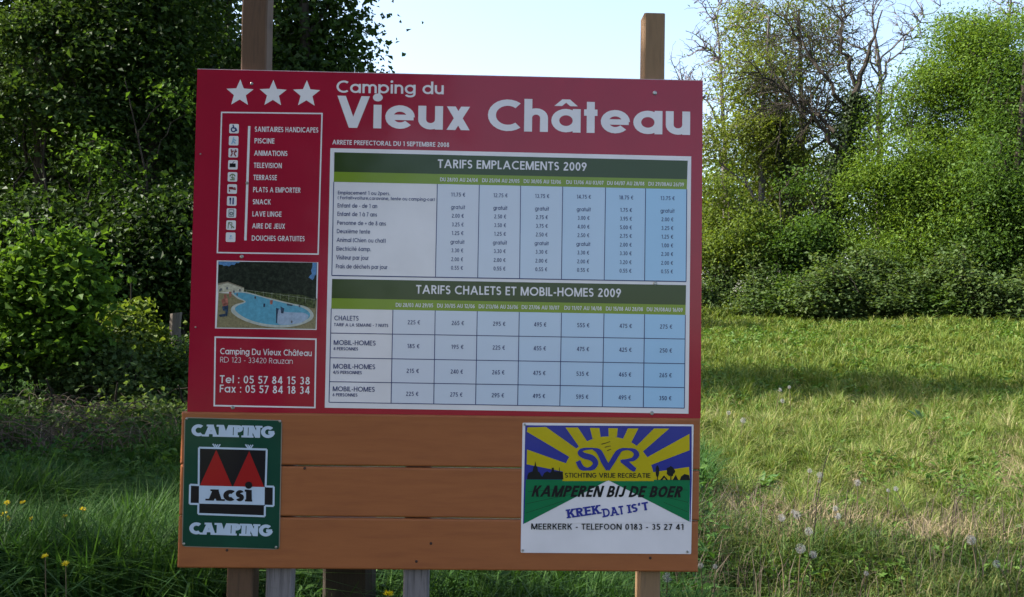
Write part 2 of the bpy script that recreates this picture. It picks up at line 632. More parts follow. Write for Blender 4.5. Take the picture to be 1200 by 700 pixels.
SERIF = {'C': [], 'A': [(.1, 0), (.82, 0), (.4, 1)], 'M': [(.1, 0), (.82, 0), (.08, 1), (.84, 1)], 'P': [(.12, 0), (.06, 1)],
         'I': [(.1, 0), (.1, 1)], 'N': [(.1, 0), (.08, 1), (.66, 1)], 'G': [], 'K': [(.1, 0), (.1, 1), (.56, 1), (.58, 0)],
         'R': [(.12, 0), (.06, 1), (.58, 0)], 'E': [(.06, 0), (.06, 1)], 'D': [(.06, 0), (.06, 1)], 'T': [(.30, 0)], 'S': [], 'i': [(.12, 0), (.06, .74)]}


class Flat:
    """flat print: polygons in sign coordinates (x, z), at a height in front of the panel"""
    def __init__(self):
        self.b = Buf(); self.k = 0

    def pieces(self, pcs, fmap, y):
        for p in pcs:
            self.k += 1
            yy = y - (self.k % 9) * 0.00002
            if isinstance(p, tuple) and p[0] == 'strip':
                a = [fmap(*q) for pr in p[1] for q in pr]
                n = len(p[1])
                c3 = (a[1][0] - a[0][0]) * (a[3][1] - a[0][1]) - (a[1][1] - a[0][1]) * (a[3][0] - a[0][0])
                if c3 < 0:
                    a = [q for i in range(n) for q in (a[2 * i + 1], a[2 * i])]
                V = [(q[0], yy, q[1]) for q in a]
                self.b.add(V, [(2 * i, 2 * i + 1, 2 * i + 3, 2 * i + 2) for i in range(n - 1)])
            else:
                pp = [fmap(*q) for q in p]
                if sum(pp[i - 1][0] * pp[i][1] - pp[i][0] * pp[i - 1][1] for i in range(len(pp))) < 0:
                    pp = pp[::-1]
                V = [(q[0], yy, q[1]) for q in pp]
                self.b.add(V, [tuple(range(len(V)))])

    def poly(self, pts, y):
        self.pieces([pts], lambda x, z: (x, z), y)

    def ppoly(self, pix, y):
        self.poly([tuple(P(*q)) for q in pix], y)

    def line(self, p, q, w, y):
        g = Pen(w); g.L(*p, *q); self.pieces(g.p, lambda x, z: (x, z), y)

    def pline(self, p, q, w, y):
        self.line(P(*p), P(*q), w, y)

    def frame(self, pix, w, y):
        c = [P(*q) for q in pix]
        for a, b in zip(c, c[1:] + c[:1]):
            d = (b - a) / np.linalg.norm(b - a) * w / 2
            self.line(a - d, b + d, w, y)

    def text(self, s, p0, p1, cap, w, y, rw=1.0, track=0.12, shear=0.0, serif=False, rise=0.0):
        """p0, p1: pixels of the left and right end of the baseline; cap: capital height in pixels"""
        a = P(*p0); b = P(*p1)
        H = P(p0[0], p0[1] - cap)[1] - a[1]
        self.text_m(s, a, b, H, w, y, rw, track, shear, serif)

    def text_m(self, s, a, b, H, w, y, rw=1.0, track=0.12, shear=0.0, serif=False):
        x = 0; gl = []
        for i, c in enumerate(s):
            W, pcs = glyph(c, w, rw)
            pcs = list(pcs)
            if serif and c in SERIF:
                t = 0.16
                for sr in SERIF[c]:
                    sx, sy = sr[0] * (W / {'A': .92, 'M': .92, 'N': .76, 'K': .66, 'R': .62, 'C': .875, 'G': .975, 'T': .60}.get(c, W)), sr[1]
                    hw = w * 0.5 + (0.03 if c == 'T' else 0.1)
                    if len(sr) == 3:
                        pcs.append([(sx - t * .6, sy - .2), (sx + t * .3, sy - .2), (sx + t * .3, sy + .22), (sx - t * .6, sy + .22)])
                    else:
                        y0 = sy if sy < 0.5 else sy - t
                        pcs.append([(sx - hw, y0), (sx + hw, y0), (sx + hw, y0 + t), (sx - hw, y0 + t)])
            gl.append((x, pcs))
            x += W + (track if c != ' ' else track * 0.7)
        tot = x - track
        a = np.asarray(a, float); b = np.asarray(b, float)
        ux = (b - a) / tot
        uz = np.array([-ux[1], ux[0]]); uz = uz / np.linalg.norm(uz) * H
        for x0, pcs in gl:
            self.pieces(pcs, lambda px, py, x0=x0: tuple(a + ux * (x0 + px) + (uz + ux * 0) * py + np.array([shear * H * py, 0])), y)

    def obj(self, name, m, parent):
        return self.b.obj(name, m, parent)


# ---------------------------------------------------------------- the sign
RED = print_mat('red_print', (0.35, 0.0035, 0.028))
WHITE = print_mat('white_print', (0.80, 0.73, 0.76))
NAVY = print_mat('navy_print', (0.025, 0.035, 0.14), 0)
DKGREEN = print_mat('dark_green_print', (0.026, 0.05, 0.003))
LTGREEN = print_mat('light_green_print', (0.20, 0.29, 0.012))
BLACK = print_mat('black_print', (0.008, 0.008, 0.01), 0)
GREY = print_mat('grey_print', (0.2, 0.22, 0.22), 0)
STEEL = plain('screw_steel', (0.35, 0.33, 0.32), 0.35, 0.5, 0.9)
RUST = plain('rusty_nail', (0.05, 0.025, 0.018), 0.8)
PLANK = wood_mat('stained_plank', (0.345, 0.112, 0.037), (0.315, 0.100, 0.033), (0.27, 0.084, 0.029), (0.35, 3, 3), 0.55)
POSTW = wood_mat('brown_post', (0.07, 0.038, 0.023), (0.115, 0.062, 0.036), (0.042, 0.025, 0.017), (3, 3, 0.25), 0.75)
POSTT = wood_mat('tan_post', (0.19, 0.115, 0.065), (0.24, 0.145, 0.08), (0.125, 0.08, 0.054), (3, 3, 0.25), 0.75)
GREYW = wood_mat('weathered_grey_wood', (0.075, 0.066, 0.07), (0.20, 0.175, 0.18), (0.03, 0.026, 0.03), (4, 4, 0.2), 0.9, False)
DARKW = wood_mat('old_dark_wood', (0.03, 0.024, 0.018), (0.045, 0.034, 0.024), (0.02, 0.016, 0.013), (4, 4, 0.2), 0.9, False)
LIT_EDGE = plain('lit_edge_pink', (0.5, 0.4, 0.42), 0.6)  # pale pink colour makes the panel's top edge look slightly lit


def bevel_box(x0, x1, y0, y1, z0, z1, r):
    """box with chamfered front edges (front is y0)"""
    b = Buf()
    V = []
    for (y, i) in ((y1, 0), (y0 + r, 0), (y0 + r * 0.3, r * 0.35), (y0, r)):
        V += [(x0 + i, y, z0 + i), (x1 - i, y, z0 + i), (x1 - i, y, z1 - i), (x0 + i, y, z1 - i)]
    f = []
    for k in range(3):
        for j in range(4):
            j2 = (j + 1) % 4
            f.append((k * 4 + j, k * 4 + j2, k * 4 + 4 + j2, k * 4 + 4 + j))
    f += [(12, 13, 14, 15), (3, 2, 1, 0)]
    b.add(V, f)
    return b


def build_sign():
    root = thing('information_board',
                 'large red campsite price board with brown planks below, standing on wooden posts', 'sign')
    m = Matrix.Identity(4)
    for i in range(3):
        for j in range(3):
            m[i][j] = SB[i, j]
        m[i][3] = ST[i]
    root.matrix_world = m
    W, H = 2.07, 1.388

    # --- posts behind the board (front face 22 mm behind the red face)
    def post(x0, x1, z0, z1, depth, mt, label=None, yf=0.024):
        b = Buf()
        n = 14
        zs = np.linspace(z0, z1, n)
        rr = 0.006
        prof = [(x0, yf + rr), (x0 + rr, yf), (x1 - rr, yf), (x1, yf + rr), (x1, yf + depth), (x0, yf + depth)]
        k = len(prof)
        V = []
        wob = RNG.normal(0, 0.0012, (n, 2))
        for i, z in enumerate(zs):
            V += [(x + wob[i, 0], y + wob[i, 1], z) for x, y in prof]
        f = [(i * k + j, i * k + (j + 1) % k, (i + 1) * k + (j + 1) % k, (i + 1) * k + j) for i in range(n - 1) for j in range(k)]
        b.add(V, f, [tuple((n - 1) * k + j for j in range(k))])
        o = b.obj('post', mt, root)
        if label:
            o['label'] = label
        return o
    yb = 0.024
    lx0 = P(282.5, 60, yb)[0]; lx1 = P(312.5, 60, yb)[0]
    post(lx0, lx1, -1.35, P(298, -45, yb)[1], 0.115, POSTW, 'tall grey-brown post rising past the top edge on the left')
    rx0 = P(754.5, 60, yb)[0]; rx1 = P(779, 60, yb)[0]
    post(rx0, rx1, -1.35, P(765, 15.5, yb)[1], 0.10, POSTT, 'tan post with a sawn top standing above the right side')
    for a, c in ((311, 342), (472.5, 502.5)):
        x0 = P(a, 680, yb)[0]; x1 = P(c, 680, yb)[0]
        post(x0, x1, -1.35, -0.06, 0.07, GREYW, 'weathered grey post below the planks')

    # --- planks
    edges = [(-0.0006, -0.2070), (-0.2120, -0.4102), (-0.4150, -0.618)]
    xl = [P(212.5, 510)[0], P(211.0, 570)[0], P(209, 630)[0]]
    xr = [P(820.3, 510)[0], P(819.2, 570)[0], P(818, 630)[0]]
    for k in range(3):
        b = bevel_box(xl[k], xr[k], -0.008, 0.022, edges[k][1], edges[k][0], 0.007)
        b.obj('plank', PLANK, root)
    # nails in the planks
    for px, py in ((357, 549), (266, 645), (762, 654), (505, 637), (488, 658)):
        x, z = P(px, py, -0.008)
        b = Buf()
        b.tube([(x, -0.004, z), (x, -0.0095, z), (x, -0.0105, z)], [0.0055, 0.0055, 0.003], 10)
        b.obj('nail', RUST, root)

    # --- red panel
    b = Buf()
    b.box(0, W, 0, 0.02, 0.0, H)
    pan = b.obj('red_panel', RED, root)
    e = Buf()
    e.box(-0.0015, W + 0.0015, 0.0035, 0.0195, H - 0.001, H + 0.0035)
    e.obj('top_edge', LIT_EDGE, pan)
    Y1, Y2, Y3, Y4, Y5 = -0.0006, -0.0010, -0.0014, -0.0018, -0.0024

    # white lettering and rules on the red
    t = Flat()
    def done(t_, name='lettering', m_=None, par=None):
        t_.obj(name, m_ or WHITE, par or pan)
        return Flat()
    t.text('Camping du', (394.2, 108.8), (520, 110.8), 14.4, 0.155, Y1, track=0.10)
    t = done(t, 'title_lettering')
    t.text('Vieux Château', (394.4, 149.6), (808.6, 158.4), 37.3, 0.20, Y1, track=0.085)
    t = done(t, 'title_lettering')
    t.text('ARRETE PREFECTORAL DU 1 SEPTEMBRE 2008', (389.4, 169.4), (526.4, 172.6), 5.4, 0.17, Y1, track=0.1)
    t = done(t)
    for s, x0, x1, y in (('SANITAIRES HANDICAPES', 298.6, 373, 154.6), ('PISCINE', 298.3, 321.6, 168.2), ('ANIMATIONS', 297.8, 336.8, 182.6),
                         ('TELEVISION', 297.4, 330.2, 196.9), ('TERRASSE', 297, 324.4, 211.1), ('PLATS A EMPORTER', 296.7, 352.2, 225.4),
                         ('SNACK', 296.2, 317.2, 239.6), ('LAVE LINGE', 295.8, 329.8, 253.8), ('AIRE DE JEUX', 295.4, 334, 267.9),
                         ('DOUCHES GRATUITES', 295, 357, 282.2)):
        t.text(s, (x0, y), (x1, y + (x1 - x0) * 0.014), 6.1, 0.17, Y1, track=0.12)
        t = done(t)
    t.text('Camping Du Vieux Château', (258, 415.2), (365.2, 417.6), 7.2, 0.15, Y1, track=0.1)
    t = done(t, 'address_lettering')
    t.text('RD 123 - 33420 Rauzan', (258, 424.8), (343, 426.6), 6.4, 0.085, Y1, track=0.12)
    t = done(t, 'address_lettering')
    t.text('Tel : 05 57 84 15 38', (257.5, 448.9), (363, 450.9), 9.0, 0.15, Y1, track=0.14)
    t = done(t, 'telephone_lettering')
    t.text('Fax : 05 57 84 18 34', (257.4, 459.9), (362.8, 462), 9.0, 0.15, Y1, track=0.14)
    t.obj('telephone_lettering', WHITE, pan)
    fr = Flat()
    fr.frame([(259.8, 131.9), (377.4, 133.3), (372.8, 298), (254.8, 296.2)], 0.0055, Y1)
    fr = done(fr, 'white_border')
    fr.frame([(252.3, 395.3), (370.3, 397.7), (369, 477.8), (251.1, 475.5)], 0.006, Y1)
    fr = done(fr, 'white_border')
    fr.pline((292.1, 148), (287.6, 282), 0.0095, Y1)
    fr.obj('white_rule', WHITE, pan)

    # three stars
    for (px, py) in ((281.2, 109.6), (320.0, 110.1), (359.3, 110.6)):
        s = Flat()
        c = P(px, py)
        rad = 0.0575
        pts = []
        for k in range(10):
            a = math.pi / 2 + k * math.pi / 5
            rr = rad if k % 2 == 0 else rad * 0.44
            pts.append((c[0] + rr * math.cos(a), c[1] + rr * math.sin(a)))
        for k in range(10):
            s.b.add([(c[0], Y1, c[1]), (pts[k][0], Y1, pts[k][1]), (pts[(k + 1) % 10][0], Y1, pts[(k + 1) % 10][1])], [(0, 1, 2)])
        s.obj('star', WHITE, pan)

    # ten pictograms
    SKYB = print_mat('pale_blue_print', (0.25, 0.42, 0.6), 0)
    OLIVE = print_mat('olive_print', (0.16, 0.2, 0.10), 0)
    DRED = print_mat('dark_red_print', (0.2, 0.02, 0.03), 0)
    for k in range(10):
        f = k / 9
        c = P(274.3 + (270.3 - 274.3) * f, 151.0 + (278.2 - 151.0) * f)
        h = 0.0192; r = 0.005
        s = Flat()
        pts = []
        for cx, cz, a0 in ((h - r, h - r, 0), (-h + r, h - r, 90), (-h + r, -h + r, 180), (h - r, -h + r, 270)):
            for a in (0, 30, 60, 90):
                pts.append((c[0] + cx + r * math.cos(R_(a0 + a)), c[1] + cz + r * math.sin(R_(a0 + a))))
        s.poly(pts, Y1)
        tile = s.obj('pictogram', WHITE, pan)
        g = Flat(); u = 0.0192
        pen = Pen(0.26)
        if k == 0:
            pen.A(-0.1, -0.2, 0.45, 0.45, 100, 380); pen.L(-0.15, 0.62, -0.05, 0.05); pen.L(-0.1, 0.1, 0.4, 0.1); pen.L(0.35, 0.1, 0.6, -0.5)
            pen.L(-0.2, 0.62, -0.2, 0.85)
            mt = NAVY
        elif k == 1:
            pen.L(-0.05, 0.7, -0.05, 0.45, .3); pen.L(-0.05, 0.4, -0.15, -0.1); pen.L(-0.15, -0.1, -0.4, -0.7); pen.L(-0.1, -0.1, 0.4, -0.6); pen.L(0, 0.3, 0.5, 0.0)
            mt = SKYB
        elif k == 2:
            pen.L(-0.4, 0.7, -0.4, 0.45, .3); pen.L(-0.4, 0.4, -0.2, -0.2); pen.L(-0.2, -0.2, -0.5, -0.75); pen.L(-0.4, 0.2, 0.1, 0.4)
            pen.L(0.45, 0.7, 0.45, 0.45, .3); pen.L(0.45, 0.4, 0.2, -0.2); pen.L(0.2, -0.2, 0.6, -0.75); pen.L(0.45, 0.1, 0.75, 0.4)
            mt = DRED
        elif k == 3:
            pen.p.append([(-.68, -.5), (.6, -.5), (.6, .3), (-.68, .3)]); pen.L(-0.1, .3, .3, .75, .12)
            mt = BLACK
        elif k == 4:
            pen.A(0, .1, .5, .45, 0, 180); pen.L(0, .5, 0, -.6, .14); pen.L(-.5, -.6, .5, -.6); pen.L(-.3, -.1, .5, -.3)
            mt = OLIVE
        elif k == 5:
            pen.p.append([(-.7, -.1), (.2, -.1), (.2, .45), (-.7, .45)]); pen.L(-.2, .1, .8, -.1, .3); pen.L(-.6, -.2, -.5, -.6); pen.L(.3, .3, .75, .2, .2)
            mt = DRED
        elif k == 6:
            pen.L(-.3, -.7, -.3, .7, .22); pen.L(-.42, .15, -.42, .7, .14); pen.L(-.18, .15, -.18, .7, .14); pen.L(.3, -.7, .3, .7, .3)
            mt = NAVY
        elif k == 7:
            pen.L(-.5, -.7, .5, -.7, .16); pen.L(-.5, .7, .5, .7, .16); pen.L(-.5, -.7, -.5, .7, .16); pen.L(.5, -.7, .5, .7, .16); pen.A(0, -.1, .28, .28, 0, 360)
            mt = GREY
        elif k == 8:
            pen.L(-.5, .6, -.6, -.7, .16); pen.L(-.5, .6, .0, -.1, .16); pen.L(-.5, .6, .2, .5, .16); pen.L(.2, .5, .1, -.7, .16); pen.L(.3, -.2, .6, -.6)
            mt = OLIVE
        else:
            pen.L(0, .4, 0, .0, .2); pen.L(-.15, .3, .25, .3, .2); pen.L(-.2, -.1, -.3, -.4, .1); pen.L(.05, -.1, .05, -.45, .1); pen.L(.25, -.1, .35, -.4, .1)
            mt = SKYB
        g.pieces(pen.p, lambda x, z: (c[0] + x * u, c[1] + z * u), Y3)
        go = g.obj('symbol', mt, root)
        go.parent = root
        # a symbol belongs to its tile: same level as the tile's print
        go.parent = pan

    # --- printed photo of the pool (a flat picture)
    ph = Flat()
    ph.ppoly([(254.2, 305.4), (373, 307.6), (371, 386.8), (252, 385)], Y1)
    pic = ph.obj('pool_picture', WHITE, root)
    pic['label'] = 'printed picture of a curved swimming pool below dark trees'
    def Z(x, y):                                   # enlarged picture coordinates -> photo pixels
        return (250 + x / 7.61, 300 + y / 7.61)
    def pm(name, c, lo=0.45, hi=1.7, sc=70):
        def bb(t, n, l, out):
            p = principled(n, c, 0.45, 0.15, 0.65, 0.09)
            tc = n.new('ShaderNodeTexCoord')
            no = n.new('ShaderNodeTexNoise'); no.inputs['Scale'].default_value = sc; no.inputs['Detail'].default_value = 5; no.inputs['Roughness'].default_value = .7
            l.new(tc.outputs['Object'], no.inputs['Vector'])
            r = ramp(n, [(0.32, tuple(x * lo for x in c)), (0.5, c), (0.68, tuple(min(1, x * hi) for x in c))])
            l.new(no.outputs['Fac'], r.inputs['Fac']); l.new(r.outputs['Color'], p.inputs['Base Color']); l.new(p.outputs[0], out.inputs[0])
        return mat(name, bb)
    layers = [
        ('deck', (0.24, 0.195, 0.105), [(46, 330), (925, 380), (912, 652), (30, 640)]),
        ('trees', (0.013, 0.017, 0.011), [(46, 50), (925, 60), (916, 400), (600, 340), (270, 300), (40, 250)]),
        ('sky', (0.10, 0.22, 0.42), [(48, 52), (240, 55), (222, 66), (205, 62), (190, 82), (165, 78), (140, 94), (118, 86), (95, 92), (80, 80), (48, 78)]),
        ('sky', (0.10, 0.22, 0.42), [(885, 62), (922, 63), (919, 170), (905, 175), (898, 200), (885, 216), (868, 205), (850, 192), (862, 176), (880, 160), (872, 130), (884, 100)]),
        ('hedge', (0.05, 0.06, 0.02), [(270, 300), (520, 330), (800, 350), (915, 395), (908, 470), (760, 440), (500, 370), (270, 328)]),
        ('house', (0.50, 0.45, 0.34), [(42, 250), (130, 234), (275, 286), (270, 325), (160, 322), (42, 330)]),
        ('house_roof', (0.25, 0.2, 0.14), [(42, 246), (130, 230), (276, 283), (274, 291), (130, 242), (42, 262)]),
    ]
    for i, (nm, c, pts) in enumerate(layers):
        q = Flat(); q.ppoly([Z(*a) for a in pts], Y2 - 0.00012 * i)
        q.obj(nm, pm('picture_' + nm, c, .3 if nm in ('trees', 'hedge') else .7, 2.6 if nm in ('trees', 'hedge') else 1.3, 60 if nm == 'trees' else 110), pic)
    # pool: rim, water, shallow end
    def smooth(pts, n=6):
        pts = [np.array(p, float) for p in pts]; out = []
        k = len(pts)
        for i in range(k):
            p0, p1, p2, p3 = pts[i - 1], pts[i], pts[(i + 1) % k], pts[(i + 2) % k]
            for j in range(n):
                s = j / n
                out.append(0.5 * (2 * p1 + (p2 - p0) * s + (2 * p0 - 5 * p1 + 4 * p2 - p3) * s * s + (3 * p1 - p0 - 3 * p2 + p3) * s ** 3))
        return out
    rim = [(165, 325), (290, 322), (480, 372), (680, 420), (830, 455), (893, 520), (870, 575), (760, 620), (600, 640), (420, 622), (270, 575), (175, 515), (160, 470), (195, 435), (275, 408), (215, 380)]
    wat = [(185, 333), (290, 332), (480, 382), (650, 425), (790, 460), (860, 510), (845, 560), (740, 605), (600, 618), (440, 603), (300, 560), (215, 505), (195, 470), (220, 442), (290, 410), (230, 372)]
    shal = [(585, 480), (640, 500), (730, 505), (810, 510), (850, 540), (800, 590), (720, 608), (590, 612), (570, 560)]
    for i, (nm, c, pts) in enumerate((('pool_rim', (0.46, 0.46, 0.41), rim), ('pool_water', (0.11, 0.33, 0.45), wat), ('shallow_end', (0.33, 0.4, 0.52), shal))):
        q = Flat()
        sp = smooth(pts)
        cen = np.mean(sp, axis=0) if nm != 'pool_rim' else np.array([480, 500.])
        # ear-clip through an n-gon (Blender triangulates concave n-gons)
        q.ppoly([Z(*a) for a in sp], Y3 - 0.0007 - 0.00015 * i)
        q.obj(nm, pm('picture_' + nm, c, .82, 1.2, 60), pic)
    q = Flat()
    for k in range(9):
        x0 = 300 + 75 * k
        q.pline(Z(x0, 302 + 9.0 * k), Z(x0 - 2, 345 + 10.5 * k), 0.0012, Y3 - 0.0012)
    q.pline(Z(275, 302), Z(910, 390), 0.001, Y3 - 0.0013)
    q.obj('railing', pm('picture_rail', (0.3, 0.3, 0.24)), pic)
    q = Flat()
    for k, (px_, py_) in enumerate(((70, 300), (125, 290), (185, 318), (238, 308), (215, 345), (375, 372), (770, 448), (700, 588), (60, 310))):
        q.ppoly([Z(px_ + 9 * math.cos(a), py_ + 13 * math.sin(a)) for a in np.linspace(0, 6.28, 8)[:-1]], Y3 - 0.0014)
    q.obj('small_figure', pm('picture_small', (0.12, 0.12, 0.13)), pic)
    q = Flat()
    yb_ = Y3 - 0.0013
    for pts, in (([(95, 345), (130, 345), (135, 440), (90, 440)],), ):
        q.ppoly([Z(*a) for a in [(72, 395), (100, 375), (128, 375), (135, 440), (88, 450)]], yb_)
        q.ppoly([Z(*a) for a in [(95, 345), (118, 342), (120, 372), (98, 374)]], yb_)
    q.ppoly([Z(*a) for a in [(505, 395), (532, 395), (528, 432), (508, 432)]], yb_)
    q.ppoly([Z(*a) for a in [(140, 320), (165, 320), (160, 370), (145, 370)]], yb_)
    q.obj('bather', pm('picture_skin', (0.35, 0.12, 0.09)), pic)
    q = Flat()
    q.ppoly([Z(*a) for a in [(80, 452), (134, 440), (134, 485), (125, 540), (112, 540), (108, 490), (86, 488)]], yb_ - 0.0001)
    q.ppoly([Z(*a) for a in [(50, 525), (110, 515), (110, 540), (60, 545)]], yb_ - 0.0001)
    q.ppoly([Z(*a) for a in [(448, 425), (465, 425), (463, 456), (446, 456)]], yb_ - 0.0001)
    q.ppoly([Z(*a) for a in [(560, 465), (585, 470), (575, 520), (570, 600), (560, 600)]], yb_ - 0.0001)
    q.ppoly([Z(*a) for a in [(600, 450), (635, 470), (625, 515), (605, 510)]], yb_ - 0.0001)
    q.ppoly([Z(*a) for a in [(655, 425), (710, 435), (705, 447), (660, 443)]], yb_ - 0.0001)
    q.obj('dark_figure', pm('picture_dark', (0.03, 0.05, 0.09)), pic)

    # --- price table
    tb = Flat()
    tb.ppoly([(387.2, 173.8), (810, 183.5), (806.8, 485), (380.6, 478)], Y1)
    tab = tb.obj('price_table', WHITE, root)
    tab['label'] = 'white price table with green headings and bluish columns'
    # tinted columns (printed blue wash, one tint per column)
    t1 = [(512.5, 510.3), (561.7, 559.8), (610.1, 608.9), (659.4, 657.9), (709.6, 708), (756.5, 755.3), (804.7, 803.9)]
    ytop1 = lambda x: 213.3 + (x - 391.8) * (222.1 - 213.3) / 413
    ybot1 = lambda x: 323 + (x - 389) * (330.2 - 323) / 415
    t2 = [(460.5, 458.3), (510, 508.3), (559.3, 557.3), (608.5, 606.6), (658, 656), (707.8, 705.8), (755.3, 753.8), (803.1, 801.9)]
    ytop2 = lambda x: 362 + (x - 388) * (369.3 - 362) / 415
    ybot2 = lambda x: 471.6 + (x - 385.5) * (478.6 - 471.6) / 416.5
    def tint(f):
        a = np.array((0.70, 0.66, 0.72)); b_ = np.array((0.36, 0.56, 0.78))
        return tuple(a + (b_ - a) * f)
    for lines, yt, yb2, nn in ((t1, ytop1, ybot1, 6), (t2, ytop2, ybot2, 7)):
        for k in range(nn):
            a, c = lines[k], lines[k + 1]
            q = Flat()
            q.ppoly([(a[0], yt(a[0])), (c[0], yt(c[0])), (c[1], yb2(c[1])), (a[1], yb2(a[1]))], Y2)
            q.obj('tinted_column', print_mat('column_tint', tint(0.15 + 0.85 * (k / (nn - 1)) ** 1.2), 0.03), tab)
    for band, mt, nm in (([(391.9, 178.6), (805.8, 188.5), (805.2, 210.3), (391.5, 201.5)], DKGREEN, 'dark_heading'),
                         ([(391.5, 201.5), (805.2, 210.3), (804.8, 222.1), (391.2, 213.3)], LTGREEN, 'date_heading'),
                         ([(389.2, 327), (803.9, 334.3), (803.5, 357.5), (388.6, 349.6)], DKGREEN, 'dark_heading'),
                         ([(388.6, 349.6), (803.5, 357.5), (803.2, 369.3), (388.2, 362)], LTGREEN, 'date_heading')):
        q = Flat(); q.ppoly(band, Y2 - 0.0001); q.obj(nm, mt, tab)
    g = Flat(); lw = 0.0032
    for a, c in [(391.2, 388.9)] + t1:
        g.pline((a, ytop1(a)), (c, ybot1(c)), lw, Y3)
    g.pline((388.9, 323), (804, 330.2), lw * 1.3, Y3 - 0.0001)
    for a, c in [(388.2, 385.6)] + t2:
        g.pline((a, ytop2(a)), (c, ybot2(c)), lw, Y3)
    for yl in (390.5, 419.4, 447.4, 471.5):
        sl = (478.6 - 471.6) / 416.5
        x0 = 388.2 - (yl - 362) * 0.0237
        g.pline((x0, yl), (803.2 - (yl - 362) * 0.011, yl + sl * 415), lw, Y3 - 0.0001)
    g.obj('grid_line', NAVY, tab)

    t = Flat()
    t.text('TARIFS EMPLACEMENTS 2009', (513, 197.0), (687.3, 200.6), 10.0, 0.165, Y4)
    t = done(t, 'heading_lettering', WHITE, tab)
    t.text('TARIFS CHALETS ET MOBIL-HOMES 2009', (487.5, 344.3), (727.6, 348.6), 10.2, 0.165, Y4)
    t = done(t, 'heading_lettering', WHITE, tab)
    for s, x0, x1 in (('DU 28/03 AU 24/04', 515.8, 559.8), ('DU 25/04 AU 29/05', 565, 608.6), ('DU 30/05 AU 12/06', 613.7, 657.3),
                      ('DU 13/06 AU 03/07', 663.6, 707.2), ('DU 04/07 AU 28/08', 711.5, 755), ('DU 29/08AU 26/09', 759.8, 801.4)):
        t.text(s, (x0, ytop1(x0) - 3.3), (x1, ytop1(x1) - 3.3), 4.4, 0.16, Y4, track=0.1)
        t = done(t, 'date_lettering', WHITE, tab)
    for s, x0, x1 in (('DU 28/03 AU 29/05', 463.8, 507.5), ('DU 30/05 AU 12/06', 512.3, 556.3), ('DU 213/06 AU 26/06', 561, 607),
                      ('DU 27/06 AU 10/07', 611.3, 655.3), ('DU 11/07 AU 14/08', 661.3, 705), ('DU 15/08 AU 28/08', 710, 753.3), ('DU 29/08AU 16/09', 757.8, 800)):
        t.text(s, (x0, ytop2(x0) - 3.6), (x1, ytop2(x1) - 3.6), 4.6, 0.16, Y4, track=0.1)
        t = done(t, 'date_lettering', WHITE, tab)

    t = Flat()
    sl = 0.0185
    for s, x0, x1, y, cp in (('Emplacement 1 ou 2pers.', 396, 457, 228.0, 4.3), ('( Forfait=voiture,caravane, tente ou camping-car)', 395.8, 509.4, 233.7, 3.9),
                             ('Enfant de - de 1 an', 395.6, 442, 243.4, 5), ('Enfant de 1 à 7 ans', 395.4, 441.8, 253.3, 5),
                             ('Personne de + de 8 ans', 395.1, 452.2, 263.6, 5), ('Deuxième tente', 394.8, 433.8, 273.5, 5),
                             ('Animal (Chien ou chat)', 394.5, 452, 283.7, 5), ('Electricité 6amp.', 394.3, 434.6, 293.9, 5),
                             ('Visiteur par jour', 394, 432, 304.2, 5), ('Frais de déchets par jour', 393.7, 454, 314.6, 5)):
        t.text(s, (x0, y), (x1, y + (x1 - x0) * sl), cp, 0.15, Y4, track=0.11)
        t = done(t, 'row_lettering', NAVY, tab)
    rows1 = [230.6, 245.3, 255.4, 265.6, 275.7, 285.9, 296.0, 306.4, 316.4]
    vals1 = [['11.75 €', '12.75 €', '13.75 €', '14.75 €', '18.75 €', '13.75 €'],
             ['gratuit', 'gratuit', 'gratuit', 'gratuit', '1.75 €', 'gratuit'],
             ['2.00 €', '2.50 €', '2.75 €', '3.00 €', '3.95 €', '2.00 €'],
             ['3.25 €', '3.50 €', '3.75 €', '4.00 €', '5.00 €', '3.25 €'],
             ['1.25 €', '1.25 €', '2.50 €', '2.50 €', '2.75 €', '1.25 €'],
             ['gratuit', 'gratuit', 'gratuit', 'gratuit', '2.00 €', '1.00 €'],
             ['3.30 €', '3.30 €', '3.30 €', '3.30 €', '3.30 €', '2.30 €'],
             ['2.00 €', '2.00 €', '2.00 €', '2.00 €', '3.20 €', '2.00 €'],
             ['0.55 €', '0.55 €', '0.55 €', '0.55 €', '0.55 €', '0.55 €']]
    cx1 = [537, 586.6, 635.4, 684.2, 733.8, 782.3]
    for r in range(9):
        for k in range(6):
            f = (rows1[r] - 222) / 105
            x = cx1[k] - f * (1.6 - 0.16 * k)
            y = rows1[r] + (x - 536) * 0.0172
            hw = {7: 7.2 if '.' in vals1[r][k] and len(vals1[r][k]) == 6 else 8.2}.get(len(vals1[r][k]), 7.0)
            if len(vals1[r][k]) == 7 and vals1[r][k][0].isdigit():
                hw = 8.4
            t.text(vals1[r][k], (x - hw, y - hw * .0172), (x + hw, y + hw * .0172), 4.6, 0.15, Y4, track=0.13)
            t = done(t, 'price_lettering', NAVY, tab)
    for s, x0, x1, y, cp, w in (('CHALETS', 391.8, 420.2, 375.6, 5.7, 0.15), ('TARIF A LA SEMAINE - 7 NUITS', 391.4, 455, 382.4, 3.7, 0.17),
                                ('MOBIL-HOMES', 391.1, 440.2, 404.3, 5.7, 0.15), ('4 PERSONNES', 390.8, 419.6, 410.5, 3.7, 0.17),
                                ('MOBIL-HOMES', 390.6, 439.7, 432.1, 5.7, 0.15), ('4/5 PERSONNES', 390.3, 424, 438.2, 3.7, 0.17),
                                ('MOBIL-HOMES', 390.0, 439.1, 458.5, 5.7, 0.15), ('6 PERSONNES', 389.8, 418.9, 464.5, 3.7, 0.17)):
